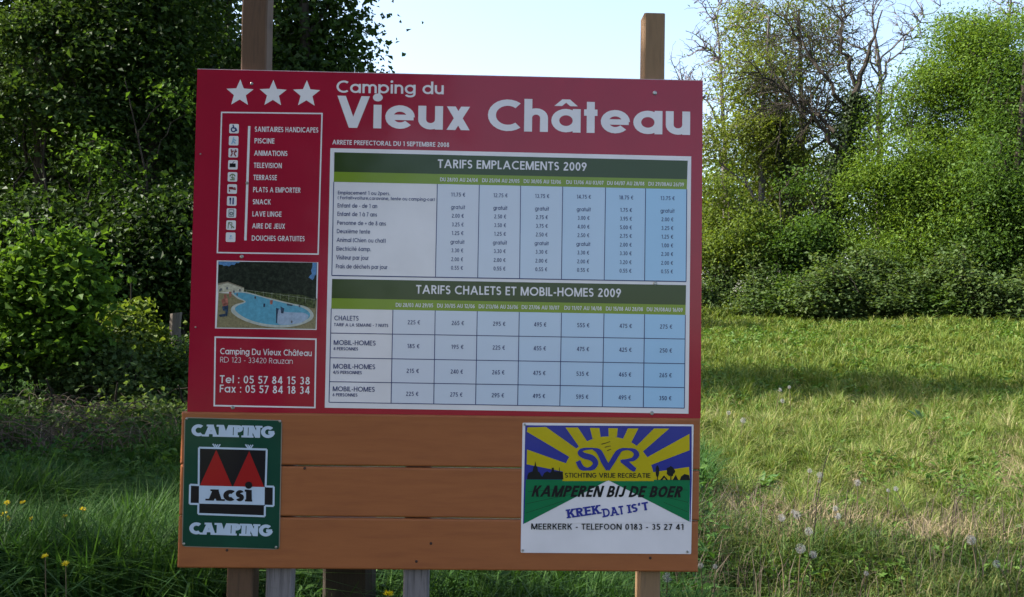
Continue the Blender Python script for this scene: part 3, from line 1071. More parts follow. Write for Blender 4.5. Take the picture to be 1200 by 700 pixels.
        t.text(s, (x0, y), (x1, y + (x1 - x0) * 0.017), cp, w, Y4, track=0.11)
        t = done(t, 'row_lettering', NAVY, tab)
    cx2 = [485, 536.5, 585, 633, 683.5, 733.2, 780.5]
    rows2 = [380.4, 408.3, 437.3, 464.2]
    vals2 = ['225 265 295 495 555 475 275', '185 195 225 455 475 425 250', '215 240 265 475 535 465 265', '225 275 295 495 595 495 350']
    for r in range(4):
        for k, v in enumerate(vals2[r].split()):
            x = cx2[k] - (rows2[r] - 380) / 84 * (1.9 - 0.15 * k)
            y = rows2[r] + (x - 485) * 0.0172
            t.text(v + ' €', (x - 7.3, y - .12), (x + 7.3, y + .12), 5.0, 0.15, Y4, track=0.13)
            t = done(t, 'price_lettering', NAVY, tab)

    # screws in the red panel
    for px, py, r in ((767.3, 109.2, 0.0085), (295, 98.3, 0.006), (283.4, 301, 0.0075), (272.9, 477.9, 0.0075), (767.8, 332, 0.0085), (763.8, 484.2, 0.0085), (289.7, 214.6, 0.006),
                      (235, 180.7, 0.0035), (229.3, 383.7, 0.0035)):
        x, z = P(px, py)
        b = Buf()
        b.tube([(x, 0.001, z), (x, -0.0026, z), (x, -0.0042, z), (x, -0.0036, z)], [r, r, r * 0.7, r * 0.35], 14)
        b.obj('screw', STEEL, pan)

    # --- green metal plate with tents
    YP = -0.008
    def PP(px, py): return P(px, py, YP)
    GREEN = print_mat('plate_green', (0.004, 0.058, 0.036), 0.25)
    RIM = print_mat('plate_edge', (0.30, 0.25, 0.2), 0.3)
    PALE = print_mat('plate_pale_blue', (0.52, 0.60, 0.74), 0.1)
    CRED = print_mat('plate_red', (0.36, 0.010, 0.012), 0.1)
    BLK = print_mat('plate_black', (0.010, 0.008, 0.012), 0.1)
    def plate(name, c, mt, rad, y0=-0.0085, th=0.0022, inset=0.0):
        cx = sum(p[0] for p in c) / 4; cz = sum(p[1] for p in c) / 4
        pts = []
        for i in range(4):
            p = np.array(c[i]); a = np.array(c[i - 1]) - p; d = np.array(c[(i + 1) % 4]) - p
            a = a / np.linalg.norm(a); d = d / np.linalg.norm(d)
            for s in np.linspace(0, 1, 6):
                # quarter round between p + a*rad and p + d*rad
                q = p + a * rad * (1 - math.sin(s * math.pi / 2)) + d * rad * (1 - math.cos(s * math.pi / 2))
                pts.append(tuple(q))
        b = Buf(); n = len(pts)
        V = [(x, y0, z) for x, z in pts] + [(x, y0 - th, z) for x, z in pts]
        b.add(V, [(i, (i + 1) % n, n + (i + 1) % n, n + i) for i in range(n)])
        b.add(V, [tuple(range(n, 2 * n))])
        return b.obj(name, mt, root)
    class F2(Flat):
        def ppoly(self, pix, y):
            self.poly([tuple(PP(*q)) for q in pix], y)
        def pline(self, p, q, w, y):
            self.line(PP(*p), PP(*q), w, y)
        def frame(self, pix, w, y):
            c = [PP(*q) for q in pix]
            for a, b_ in zip(c, c[1:] + c[:1]):
                d = (b_ - a) / np.linalg.norm(b_ - a) * w / 2
                self.line(a - d, b_ + d, w, y)
        def text(self, s, p0, p1, cap, w, y, **k):
            a = PP(*p0); b_ = PP(*p1)
            self.text_m(s, a, b_, PP(p0[0], p0[1] - cap)[1] - a[1], w, y, **k)
    def A4(x, y): return (210 + x / 7.776, 485 + y / 7.776)     # from the upper enlargement
    def A5(x, y): return (210 + x / 7.776, 560 + y / 7.776)     # from the lower one
    corners = [PP(*A4(50, 30)), PP(*A4(940, 58)), PP(*A5(916, 655)), PP(*A5(25, 628))]
    pl = plate('green_plate', corners, RIM, 0.016)
    pl['label'] = 'dark green enamel plate with two red tents'
    cc = np.mean(corners, axis=0)
    ya = -0.0112
    q = Flat()
    inn = [tuple(cc + (np.array(c) - cc) * np.array([0.982, 0.987])) for c in corners]
    q.poly(inn, ya); q.obj('green_field', GREEN, pl)
    t = F2()
    t.text('CAMPING', A4(112, 203), A4(870, 222), 14.0, 0.27, ya - 0.0008, track=0.05, serif=True, rw=0.92)
    done(t, 'lettering', PALE, pl); t = F2()
    t.text('CAMPING', A5(92, 512), A5(850, 535), 14.0, 0.27, ya - 0.0008, track=0.05, serif=True, rw=0.92)
    t = done(t, 'lettering', PALE, pl)
    t = F2()
    for cx_, cy_ in ((342, 298), (640, 303)):
        for dx in (-22, 0, 22):
            pass
        t.pline(A4(cx_ - 34, cy_ - 24), A4(cx_ - 4, cy_ + 18), 0.005, ya - 0.0008)
        t.pline(A4(cx_ - 14, cy_ - 22), A4(cx_ + 8, cy_ + 10), 0.004, ya - 0.0009)
        t.pline(A4(cx_ + 34, cy_ - 20), A4(cx_ + 6, cy_ + 20), 0.005, ya - 0.0010)
        t.pline(A4(cx_ + 14, cy_ - 20), A4(cx_ - 6, cy_ + 12), 0.004, ya - 0.0011)
    # outline of the emblem
    for a, b_ in (((183, 308), (800, 325)), ((800, 325), (790, 665)), ((183, 308), (180, 650))):
        t.pline(A4(*a), A4(*b_), 0.0075, ya - 0.0012)
    for a, b_ in (((102, 62), (187, 66)), ((102, 62), (98, 236)), ((98, 236), (180, 238)), ((178, 236), (176, 328)), ((176, 328), (782, 350)), ((782, 350), (784, 256)),
                  ((784, 254), (862, 256)), ((862, 256), (864, 80)), ((864, 80), (790, 78))):
        t.pline(A5(*a), A5(*b_), 0.0075, ya - 0.0012 - 0.0001 * (a[0] % 3))
    t.ppoly([A5(184, 70), A5(782, 84), A5(780, 248), A5(182, 234)], ya - 0.0014)
    t.obj('pale_outline', PALE, pl)
    k_ = F2()
    k_.ppoly([A4(186, 312), A4(797, 328), A4(790, 668), A4(186, 652)], ya - 0.0006)
    k_.ppoly([A5(182, 234), A5(780, 248), A5(778, 344), A5(180, 322)], ya - 0.0006)
    k_.ppoly([A5(106, 66), A5(184, 70), A5(182, 232), A5(102, 230)], ya - 0.0006)
    k_.ppoly([A5(782, 82), A5(860, 84), A5(858, 250), A5(780, 248)], ya - 0.0006)
    k_.obj('black_emblem', BLK, pl)
    k_ = F2()
    t_ = k_
    t_.text('ACS', A5(266, 206), A5(592, 214), 13.2, 0.35, ya - 0.0022, track=0.06, serif=True, rw=0.9)
    t_.ppoly([A5(612, 108), A5(664, 110), A5(664, 216), A5(612, 214)], ya - 0.0022)
    t_.ppoly([A5(600, 106), A5(640, 107), A5(640, 126), A5(600, 126)], ya - 0.0023)
    t_.ppoly([A5(602, 196), A5(668, 198), A5(668, 216), A5(602, 214)], ya - 0.0023)
    t_.ppoly([A5(636 + 33 * math.cos(a), 66 + 33 * math.sin(a)) for a in np.linspace(0, 2 * math.pi, 24)[:-1]], ya - 0.0024)
    k_.obj('lettering', BLK, pl)
    for tri in (((340, 328), (192, 652), (484, 660)), ((640, 340), (494, 660), (776, 668))):
        q = F2(); q.ppoly([A4(*c) for c in tri], ya - 0.0010); q.obj('red_tent', CRED, pl)
    for c in ((72, 45), (920, 68)):
        x, z = PP(*A4(*c)); b = Buf(); b.tube([(x, ya, z), (x, ya - 0.003, z), (x, ya - 0.004, z)], [0.005, 0.005, 0.002], 10); b.obj('screw', STEEL, pl)
    for c in ((45, 600), (885, 632)):
        x, z = PP(*A5(*c)); b = Buf(); b.tube([(x, ya, z), (x, ya - 0.003, z), (x, ya - 0.004, z)], [0.005, 0.005, 0.002], 10); b.obj('screw', STEEL, pl)

    # --- white metal plate with the sun
    BLUE = print_mat('plate_blue', (0.028, 0.034, 0.27), 0.1)
    YELL = print_mat('plate_yellow', (0.52, 0.40, 0.004), 0.1)
    PGRN = print_mat('plate_grass_green', (0.003, 0.17, 0.06), 0.15)
    def S1(x, y): return (608 + x / 8.75, 490 + y / 8.75)
    def S2(x, y): return (708 + x / 8.75, 490 + y / 8.75)
    def S3(x, y): return (608 + x / 5.66, 555 + y / 5.66)
    corners = [PP(*S1(38, 48)), PP(*S2(916, 66)), PP(*S3(1142, 534)), PP(*S3(12, 525))]
    pl = plate('white_plate', corners, WHITE, 0.004)
    pl['label'] = 'white enamel plate with a yellow sunburst over green fields'
    yb_ = -0.0110
    q = F2()
    q.ppoly([S1(66, 74), S2(896, 84), S3(1146, 44), S3(1138, 322), S3(1133, 320), S3(1134, 44), S3(48, 44), S3(34, 332), S3(28, 336)], yb_)
    q.ppoly([S1(66, 74), S2(896, 84), S2(880, 634), S1(76, 628)], yb_ - 0.0002)
    blue = q.obj('blue_sky', BLUE, pl)
    q = F2()
    yc = yb_ - 0.0006
    # rays (yellow) and the sun's disc
    rays = [[S1(90, 95), S1(280, 92), S1(600, 320), S1(520, 400), S1(82, 140)],
            [S1(478, 97), S1(605, 97), S1(700, 240), S1(615, 292)],
            [S1(728, 100), S1(825, 102), S1(838, 195), S1(755, 212)],
            [S2(42, 104), S2(138, 105), S2(130, 192), S2(45, 192)],
            [S2(242, 106), S2(350, 106), S2(270, 262), S2(192, 215)],
            [S2(510, 106), S2(665, 108), S2(385, 352), S2(325, 292)],
            [S2(872, 162), S2(874, 330), S2(460, 488), S2(425, 410)],
            [S2(868, 500), S2(878, 632), S2(470, 632), S2(476, 558)],
            [S1(84, 322), S1(490, 466), S1(470, 552), S1(80, 474)]]
    for r_i, r in enumerate(rays):
        q.ppoly(r, yc - 0.0001 * (r_i % 2))
    cxs, cys = 712.6, 562.0
    arc = [(cxs + 53.5 * math.cos(a), cys - 50.5 * math.sin(a)) for a in np.linspace(R_(-2), R_(182), 40)]
    q.ppoly(arc, yc - 0.0003)
    q.ppoly([S1(452, 545), S1(560, 545), S1(560, 630), S1(455, 630)], yc - 0.0004)
    q.obj('yellow_sun', YELL, pl)
    q = F2()
    q.ppoly([S3(46, 44), S3(592, 44), S3(40, 330), S3(34, 330)], yc)
    q.ppoly([S3(594, 44), S3(1134, 46), S3(1130, 318)], yc)
    q.ppoly([S3(46, 40), S3(1134, 42), S3(1134, 50), S3(46, 48)], yc - 0.0002)
    q.obj('green_field', PGRN, pl)
    q = F2()
    q.ppoly([S3(594, 46), S3(1134, 322), S3(40, 332)], yc - 0.0004)
    q.obj('white_road', WHITE, pl)
    # black: skyline, trees, tents, lettering
    q = F2(); yk = yc - 0.0012
    q.ppoly([S1(85, 628), S1(88, 590), S1(100, 560), S1(140, 545), S1(150, 500), S1(160, 490), S1(168, 440), S1(178, 490), S1(190, 505), S1(196, 545), S1(215, 560),
             S1(225, 585), S1(240, 600), S1(262, 560), S1(290, 545), S1(320, 560), S1(335, 540), S1(336, 508), S1(358, 508), S1(360, 545), S1(395, 545), S1(412, 545), S1(414, 505),
             S1(418, 505), S1(420, 550), S1(450, 550), S1(456, 628)], yk)
    q.ppoly([S2(544 + 18 * math.cos(a), 545 + 62 * math.sin(a)) for a in np.linspace(0, 2 * math.pi, 16)[:-1]], yk)
    q.pline(S2(544, 600), S2(544, 636), 0.003, yk - 0.0001)
    q.ppoly([S2(680 + (42 + 5 * math.cos(5 * a)) * math.cos(a), 545 + (50 + 5 * math.sin(7 * a)) * math.sin(a)) for a in np.linspace(0, 2 * math.pi, 30)[:-1]], yk)
    q.pline(S2(682, 590), S2(682, 636), 0.004, yk - 0.0001)
    q.ppoly([S2(570, 636), S2(612, 586), S2(655, 636), S2(635, 636), S2(614, 610), S2(592, 636)], yk - 0.0002)
    q.ppoly([S2(700, 636), S2(732, 580), S2(758, 636)], yk - 0.0002)
    q.ppoly([S2(775, 636), S2(785, 600), S2(822, 572), S2(868, 585), S2(878, 636)], yk - 0.0002)
    q.obj('skyline', BLACK, pl); q = F2()
    for a, b_, c_ in (((845, 268), (885, 258), (935, 240)), ((880, 300), (905, 292), (940, 285)), ((905, 335), (925, 325), (945, 318))):
        q.pline(S1(*a), S1(*b_), 0.003, yk - 0.0001); q.pline(S1(*b_), S1(*c_), 0.0025, yk)
    q.obj('bird', BLACK, pl); q = F2()
    q.text('STICHTING VRIJE RECREATIE', S1(472, 610), S2(472, 612), 5.6, 0.15, yk - 0.0003, rw=0.8, track=0.1)
    q.obj('lettering', BLACK, pl); q = F2()
    q.text('KAMPEREN BIJ DE BOER', S3(82, 153), S3(1072, 158), 13.3, 0.21, yk - 0.0003, rw=0.78, track=0.10, shear=0.30)
    q.obj('lettering', BLACK, pl); q = F2()
    q.text('MEERKERK - TELEFOON 0183 - 35 27 41', S3(82, 370), S3(1092, 373), 7.0, 0.16, yk - 0.0003, rw=0.8, track=0.14)
    q.obj('lettering', BLACK, pl); q = F2()
    # faint furrows on the fields
    for a, b_ in (((60, 120), (420, 92)), ((50, 200), (380, 130)), ((46, 262), (300, 180)), ((800, 92), (1120, 110)), ((860, 130), (1120, 190)), ((960, 190), (1120, 255))):
        q.pline(S3(*a), S3(*b_), 0.0012, yc - 0.0003)
    q.obj('furrow', BLACK, pl)
    # blue: monogram and motto
    q = F2(); yv = yk - 0.0006
    def ribbon(pts, ws, mp):
        pts = np.array([PP(*mp(*a)) for a in pts]); k = len(pts)
        # smooth through the points
        out = []; wo = []
        for i in range(k - 1):
            p0, p1, p2, p3 = pts[max(i - 1, 0)], pts[i], pts[i + 1], pts[min(i + 2, k - 1)]
            for j in range(6):
                s = j / 6
                out.append(0.5 * (2 * p1 + (p2 - p0) * s + (2 * p0 - 5 * p1 + 4 * p2 - p3) * s * s + (3 * p1 - p0 - 3 * p2 + p3) * s ** 3))
                wo.append(ws[i] * (1 - s) + ws[i + 1] * s)
        out.append(pts[-1]); wo.append(ws[-1])
        out = np.array(out); wo = np.array(wo) * 1.2 / 8.75 / 286
        t_ = np.gradient(out, axis=0); t_ = t_ / np.linalg.norm(t_, axis=1)[:, None]
        nrm = np.stack([-t_[:, 1], t_[:, 0]], 1)
        a = out + nrm * wo[:, None] / 2; b_ = out - nrm * wo[:, None] / 2
        q.pieces([('strip', list(zip(map(tuple, a), map(tuple, b_))))], lambda x, z: (x, z), yv)
    SS = lambda x, y: S1(x, y)
    ribbon([(605, 440), (640, 505), (700, 522), (760, 505), (785, 455), (745, 408), (670, 385), (628, 355), (655, 322), (740, 312), (800, 318)], [42, 44, 24, 40, 46, 50, 50, 44, 24, 14, 12], SS)
    ribbon([(760, 316), (820, 345), (870, 440), (918, 525)], [14, 46, 50, 46], SS)
    ribbon([(905, 525), (960, 440), (1010, 360), (1050, 325), (1120, 318), (1180, 335), (1205, 375), (1170, 420), (1100, 432), (1040, 436)], [40, 44, 44, 26, 16, 36, 48, 34, 20, 12], SS)
    ribbon([(1050, 436), (1110, 470), (1160, 512), (1195, 530)], [30, 48, 44, 30], SS)
    q.obj('monogram', BLUE, pl); q = F2()
    # motto on a wavy line
    for s, a, b_, cp in (('KREK', S3(325, 296), S3(540, 265), 10.4), ('DAT', S3(562, 290), S3(698, 268), 10.2), ("IS'T", S3(728, 262), S3(862, 240), 9.8)):
        q.text(s, a, b_, cp, 0.2, yv - 0.0004, serif=True, track=0.12)
        q.obj('lettering', BLUE, pl); q = F2()
    for c in ((62, 66),):
        x, z = PP(*S1(*c)); b = Buf(); b.tube([(x, yb_, z), (x, yb_ - 0.003, z), (x, yb_ - 0.004, z)], [0.005, 0.005, 0.002], 10); b.obj('screw', STEEL, pl)
    for c in ((26, 508), (1118, 517)):
        x, z = PP(*S3(*c)); b = Buf(); b.tube([(x, yb_, z), (x, yb_ - 0.003, z), (x, yb_ - 0.004, z)], [0.005, 0.005, 0.002], 10); b.obj('screw', STEEL, pl)
    return root


build_sign()
# ---------------------------------------------------------------- trees and shrubs
BARK_D = bark_mat('dark_bark', (0.022, 0.018, 0.014), (0.06, 0.05, 0.04))
BARK_G = bark_mat('grey_bark', (0.07, 0.06, 0.058), (0.17, 0.15, 0.145))
TWIG_P = bark_mat('grey_twig', (0.10, 0.085, 0.09), (0.18, 0.155, 0.16))
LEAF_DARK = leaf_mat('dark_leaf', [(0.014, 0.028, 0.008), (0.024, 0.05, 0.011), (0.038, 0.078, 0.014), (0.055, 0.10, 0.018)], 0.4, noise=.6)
LEAF_MID = leaf_mat('mid_leaf', [(0.022, 0.04, 0.012), (0.035, 0.07, 0.016), (0.055, 0.10, 0.02), (0.08, 0.13, 0.025)], 0.35)
LEAF_SAP = leaf_mat('fresh_leaf', [(0.05, 0.11, 0.014), (0.075, 0.15, 0.02), (0.10, 0.18, 0.026)], 0.4, .6, .12)
LEAF_YEL = leaf_mat('yellow_green_leaf', [(0.06, 0.09, 0.015), (0.10, 0.15, 0.022), (0.14, 0.19, 0.03)], 0.45)
LEAF_OLIVE = leaf_mat('olive_young_leaf', [(0.085, 0.115, 0.022), (0.125, 0.165, 0.027), (0.165, 0.21, 0.034)], 0.45)
LEAF_WILLOW = leaf_mat('spring_leaf', [(0.048, 0.09, 0.013), (0.086, 0.158, 0.019), (0.125, 0.205, 0.025), (0.16, 0.235, 0.028)], 0.45, noise=0.7)
LEAF_DEEP = leaf_mat('deep_green_leaf', [(0.035, 0.075, 0.014), (0.06, 0.12, 0.018), (0.09, 0.16, 0.026)], 0.45, noise=0.8)
LEAF_BRAM = leaf_mat('bramble_leaf', [(0.034, 0.062, 0.02), (0.055, 0.095, 0.027), (0.08, 0.13, 0.036), (0.115, 0.145, 0.055)], 0.45, 0.6, 0.2, noise=1.5)
LEAF_IVY = leaf_mat('ivy_leaf', [(0.012, 0.022, 0.009), (0.022, 0.04, 0.012), (0.04, 0.06, 0.018)], 0.2, 0.55, 0.2)


def clump(p, rng_seed, scale):
    r = np.random.default_rng(rng_seed)
    v = np.zeros(len(p))
    for k in range(5):
        d = r.normal(size=3); d /= np.linalg.norm(d)
        f = scale * (0.7 + 0.9 * r.random())
        v += np.sin(p @ d * f + r.random() * 6.28)
    return v / 5


def plant(name, label, cat, base, trunk, blobs, n_limb=10, n_twig=300, per=40, leaf=(0.09, 0.055), leafm=None, bark=None,
          spread=0.28, seed=1, group=None, gap=-0.15, clump_scale=2.2, droop=0.0, shell=0.42, twig_r=0.006, limb_r=0.05, sides=3,
          trunk_name='trunk', crown_name='crown', up=0.55):
    """trunk: list of (dx, dy, z, r); blobs: list of (cx, cy, cz, rx, ry, rz); all relative to the base"""
    rng = np.random.default_rng(seed)
    root = thing(name, label, cat, base, group)
    T = np.array(trunk, float)
    B = np.array(blobs, float)
    vol = B[:, 3] * B[:, 4] * B[:, 5]
    # twig tips
    m = int(n_twig * 2.2)
    k = rng.choice(len(B), m, p=vol / vol.sum())
    d = rand_dirs(m, rng)
    r = rng.random(m) ** shell
    r = np.where(rng.random(m) < .16, r * (1.05 + .3 * rng.random(m)), r)
    tip = B[k, :3] + d * B[k, 3:] * r[:, None]
    ok = clump(tip, seed + 5, clump_scale) > gap
    tip = tip[ok]
    tip = tip[tip[:, 2] > 0.05][:n_twig]
    # trunk
    buf = Buf()
    tt = np.linspace(0, 1, max(8, 3 * len(T)))
    seg = np.linspace(0, 1, len(T))
    tp = np.stack([np.interp(tt, seg, T[:, i]) for i in range(4)], 1)
    tp[1:-1, :2] += rng.normal(0, 0.25, (len(tp) - 2, 2)) * tp[1:-1, 3:4]
    buf.tube(tp[:, :3], tp[:, 3], 9)
    nodes = [tp[2:, :3]]
    # limbs to spread-out tips
    if n_limb:
        idx = [int(rng.integers(len(tip)))]
        dist = np.linalg.norm(tip - tip[idx[0]], axis=1)
        for _ in range(min(n_limb, len(tip)) - 1):
            j = int(dist.argmax()); idx.append(j)
            dist = np.minimum(dist, np.linalg.norm(tip - tip[j], axis=1))
        for j in idx:
            e = tip[j]
            dz = np.linalg.norm(e[:2] - np.interp(0.5, seg, T[:, 0])) if False else 0
            h = np.clip(e[2] - 0.7 * np.linalg.norm(e[:2] - T[-1, :2]) - 0.3, T[1, 2] if len(T) > 2 else 0.2, T[-1, 2])
            q = np.abs(tp[:, 2] - h).argmin()
            s0 = tp[q, :3]
            n = 9
            w = np.linspace(0, 1, n)[:, None]
            L = np.linalg.norm(e - s0)
            pts = s0 * (1 - w) + e * w
            pts += np.array([0, 0, 1]) * (np.sin(w * np.pi) * 0.10 * L)
            pts[1:-1] += rng.normal(0, 0.03 * L, (n - 2, 3))
            r0 = min(tp[q, 3] * 0.6, limb_r * (0.6 + 0.15 * L))
            buf.tube(pts, np.linspace(r0, twig_r * 1.3, n), 5)
            nodes.append(pts[2:])
    N = np.concatenate(nodes)
    # branches in two generations
    order = rng.permutation(len(tip))
    first = tip[order[:len(tip) // 5]]
    rest = tip[order[len(tip) // 5:]]

    def attach(ends, N, ra, rb):
        c = np.empty(len(ends), int)
        for i0 in range(0, len(ends), 500):
            e = ends[i0:i0 + 500]
            D = np.linalg.norm(e[:, None] - N[None], axis=2) + 0.8 * np.clip(N[None, :, 2] - e[:, None, 2], 0, None)
            c[i0:i0 + 500] = D.argmin(1)
        s0 = N[c]
        w = np.linspace(0, 1, 5)[None, :, None]
        L = np.linalg.norm(ends - s0, axis=1)[:, None, None]
        pts = s0[:, None] * (1 - w) + ends[:, None] * w
        pts = pts + np.array([0, 0, 1.0]) * np.sin(w * np.pi) * L * 0.08
        pts[:, 1:-1] += rng.normal(0, 0.05, (len(ends), 3, 3)) * L
        buf.tubes(pts, ra, rb, sides)
        return pts
    if len(first):
        p1 = attach(first, N, twig_r * 2.4, twig_r)
        N2 = np.concatenate([N, p1[:, 1:].reshape(-1, 3)])
    else:
        N2 = N
    p2 = attach(rest, N2, twig_r * 1.2, twig_r * 0.5)
    buf.obj(trunk_name, bark or BARK_D, root)
    # foliage: sprays of leaves along the outer part of each twig
    if per:
        allp = np.concatenate([p1, p2]) if len(first) else p2
        m = len(allp)
        n = m * per
        ti = np.repeat(np.arange(m), per)
        s = 0.35 + 0.75 * rng.random(n) ** 0.8
        f = np.clip(s, 0, 1) * 4
        i0 = np.clip(f.astype(int), 0, 3)
        w = (f - i0)[:, None]
        pos = allp[ti, i0] * (1 - w) + allp[ti, i0 + 1] * w
        size = (0.55 + 0.9 * rng.random(m))[ti][:, None]
        off = rng.normal(size=(n, 3)) * spread * size * np.array([1, 1, 0.5])
        pos = pos + off
        pos[:, 2] -= droop * np.abs(rng.normal(size=n)) * spread * 2
        nrm = unit(rng.normal(size=(n, 3)) * (1 - up) + np.array([0, 0, 1]) * up + 0.25 * unit(off))
        u = unit(np.cross(nrm, rand_dirs(n, rng)))
        if droop:
            u = unit(u + np.array([0, 0, -droop]))
        sd_ = unit(np.cross(nrm, u))
        sc = 0.5 + 1.0 * rng.random(n) ** 1.4
        keep = pos[:, 2] > 0.03
        cb = Buf()
        cb.leaves(pos[keep], u[keep], sd_[keep], leaf[0] * sc[keep], leaf[1] * sc[keep])
        cb.obj(crown_name, leafm, root)
    return root


def copy_tree(src, loc, rz, sc, label, group=None):
    c = src.copy(); COL.objects.link(c)
    c.location = loc; c.rotation_euler = (0, 0, rz); c.scale = sc
    c['label'] = label
    if group:
        c['group'] = group
    for ch in list(src.children):
        k = ch.copy(); COL.objects.link(k); k.parent = c
    return c


def bl(base, d0, items, flat=0.85):
    """crown lobes given as (px, py, depth offset, radius in pixels, height factor)"""
    out = []
    for it in items:
        px, py, dd, r = it[:4]
        hz = it[4] if len(it) > 4 else 1.0
        c = at(px, py, d0 + dd) - np.array(base)
        rr = r * (d0 + dd) / F
        out.append((c[0], c[1], c[2], rr, rr * flat, rr * hz))
    return out


def foot(px, d):
    x = at(px, 370, d)[0]
    return (x, d, float(gz(x, d)) - 0.03)


# --- right-hand wood -------------------------------------------------------
b = foot(1128, 28.3)
plant('spring_tree', 'tallest feathery bright green tree at the right edge of the field', 'tree', b,
      [(0, 0, 0, .2), (.1, .1, 2.5, .17), (.3, 0, 5, .12), (.2, .1, 8.3, .04)],
      bl(b, 28.3, [(1130, 62, 0, 52, 1.1), (1165, 62, .3, 52, 1.2), (1146, 14, .1, 34, 1.2), (1180, 26, .2, 38), (1112, 66, .1, 32), (1142, 38, .1, 34), (1100, 105, 0, 40), (1140, 120, 0, 72), (1095, 150, -.5, 55), (1185, 120, .5, 60, 1.2), (1120, 210, -.8, 75), (1175, 220, -.4, 80)]),
      14, 760, 140, (.085, .042), LEAF_WILLOW, BARK_D, .36, 21, None, -.22, 1.5, .35, shell=.30)
b = foot(1062, 28.4)
plant('spring_tree', 'rounded bright green tree leaning out over the bramble bank, left of the tallest one', 'tree', b,
      [(0, 0, 0, .16), (.1, 0, 1.8, .13), (-.1, -.1, 3.6, .09), (.1, 0, 5.4, .03)],
      bl(b, 28.4, [(1055, 190, 0, 55), (1030, 225, -.3, 48), (1085, 245, -.6, 62), (1020, 280, -.4, 40), (1062, 300, -.6, 50), (1100, 190, .2, 50), (1058, 150, .3, 44, 1.1), (1085, 112, .5, 40, 1.1)]),
      12, 560, 130, (.085, .042), LEAF_WILLOW, BARK_D, .33, 22, None, -.2, 1.5, .3, shell=.30)
b = foot(1190, 26.4)
plant('spring_tree', 'deep green tree cut off by the right edge of the view', 'tree', b,
      [(0, 0, 0, .18), (.1, 0, 2, .15), (.1, .1, 4.5, .1), (.3, 0, 8.6, .03)],
      bl(b, 26.4, [(1200, 170, .4, 62), (1190, 120, .3, 44), (1200, 55, .2, 46, 1.2), (1188, 150, -.9, 40), (1195, 205, -.9, 44), (1215, 240, 0, 70), (1180, 210, -.4, 45), (1170, 275, .2, 60), (1245, 130, .5, 80), (1260, 260, 0, 80), (1130, 300, .6, 55)]),
      12, 620, 120, (.095, .055), LEAF_DEEP, BARK_D, .36, 23, None, -.4, 1.6, .25, shell=.30)
b = foot(893, 31)
plant('olive_tree', 'tall thin-leaved yellow-olive tree with several slim trunks right of the board', 'tree', b,
      [(0, 0, 0, .13), (0, 0, 2.4, .11), (-.15, 0, 5, .08), (.1, 0, 9.3, .03)],
      bl(b, 31, [(890, 105, 0, 50, 1.2), (852, 185, 0, 45, 1.2), (915, 165, .3, 48), (872, 235, -.3, 45), (928, 55, .5, 45, 1.2), (900, 15, .5, 42, 1.2), (940, 120, .6, 40), (845, 130, .2, 36), (838, 250, 0, 38), (905, 240, .2, 42)]),
      12, 760, 34, (.10, .06), LEAF_OLIVE, BARK_G, .34, 24, None, -.05, 2.2, .1, twig_r=.009)
b = foot(925, 32.5)
plant('olive_tree', 'half bare olive-grey tree standing behind the yellow-olive one', 'tree', b,
      [(0, 0, 0, .16), (.1, 0, 3, .13), (.35, 0, 6, .1), (.2, 0, 10, .03)],
      bl(b, 32.5, [(945, 85, 0, 55, 1.2), (915, 200, 0, 50), (965, 190, .3, 50), (990, 140, .4, 36), (1012, 185, .4, 40), (1020, 125, .5, 32), (985, 75, .4, 30), (1045, 150, .8, 34), (890, 40, .3, 50, 1.2), (955, 20, .2, 45)]),
      14, 900, 24, (.10, .055), LEAF_OLIVE, BARK_G, .34, 25, None, -.3, 2.2, .1, twig_r=.010)
b = foot(852, 29.2)
plant('hazel_shrub', 'yellow-green bush rising from the bramble bank beside the right edge of the board', 'shrub', b,
      [(0, 0, 0, .07), (.1, 0, 1.2, .06), (0, 0, 3.4, .02)],
      bl(b, 29.2, [(850, 270, 0, 42), (835, 230, .2, 32, 1.2), (868, 300, -.3, 36), (825, 300, 0, 36), (885, 262, .1, 28)]),
      8, 300, 42, (.10, .065), LEAF_YEL, BARK_D, .3, 26, None, -.1, 2.2, .1)
b = foot(912, 28.8)
plant('hazel_shrub', 'dark green bush rising from the bramble bank below the slim trunks', 'shrub', b,
      [(0, 0, 0, .07), (.1, 0, 1.2, .06), (0, 0, 3.6, .02)],
      bl(b, 28.8, [(918, 265, 0, 42), (900, 300, .2, 36, 1.1), (945, 290, -.3, 36), (930, 225, .2, 30)]),
      8, 300, 42, (.10, .065), LEAF_DEEP, BARK_D, .3, 27, None, -.1, 2.2, .1)


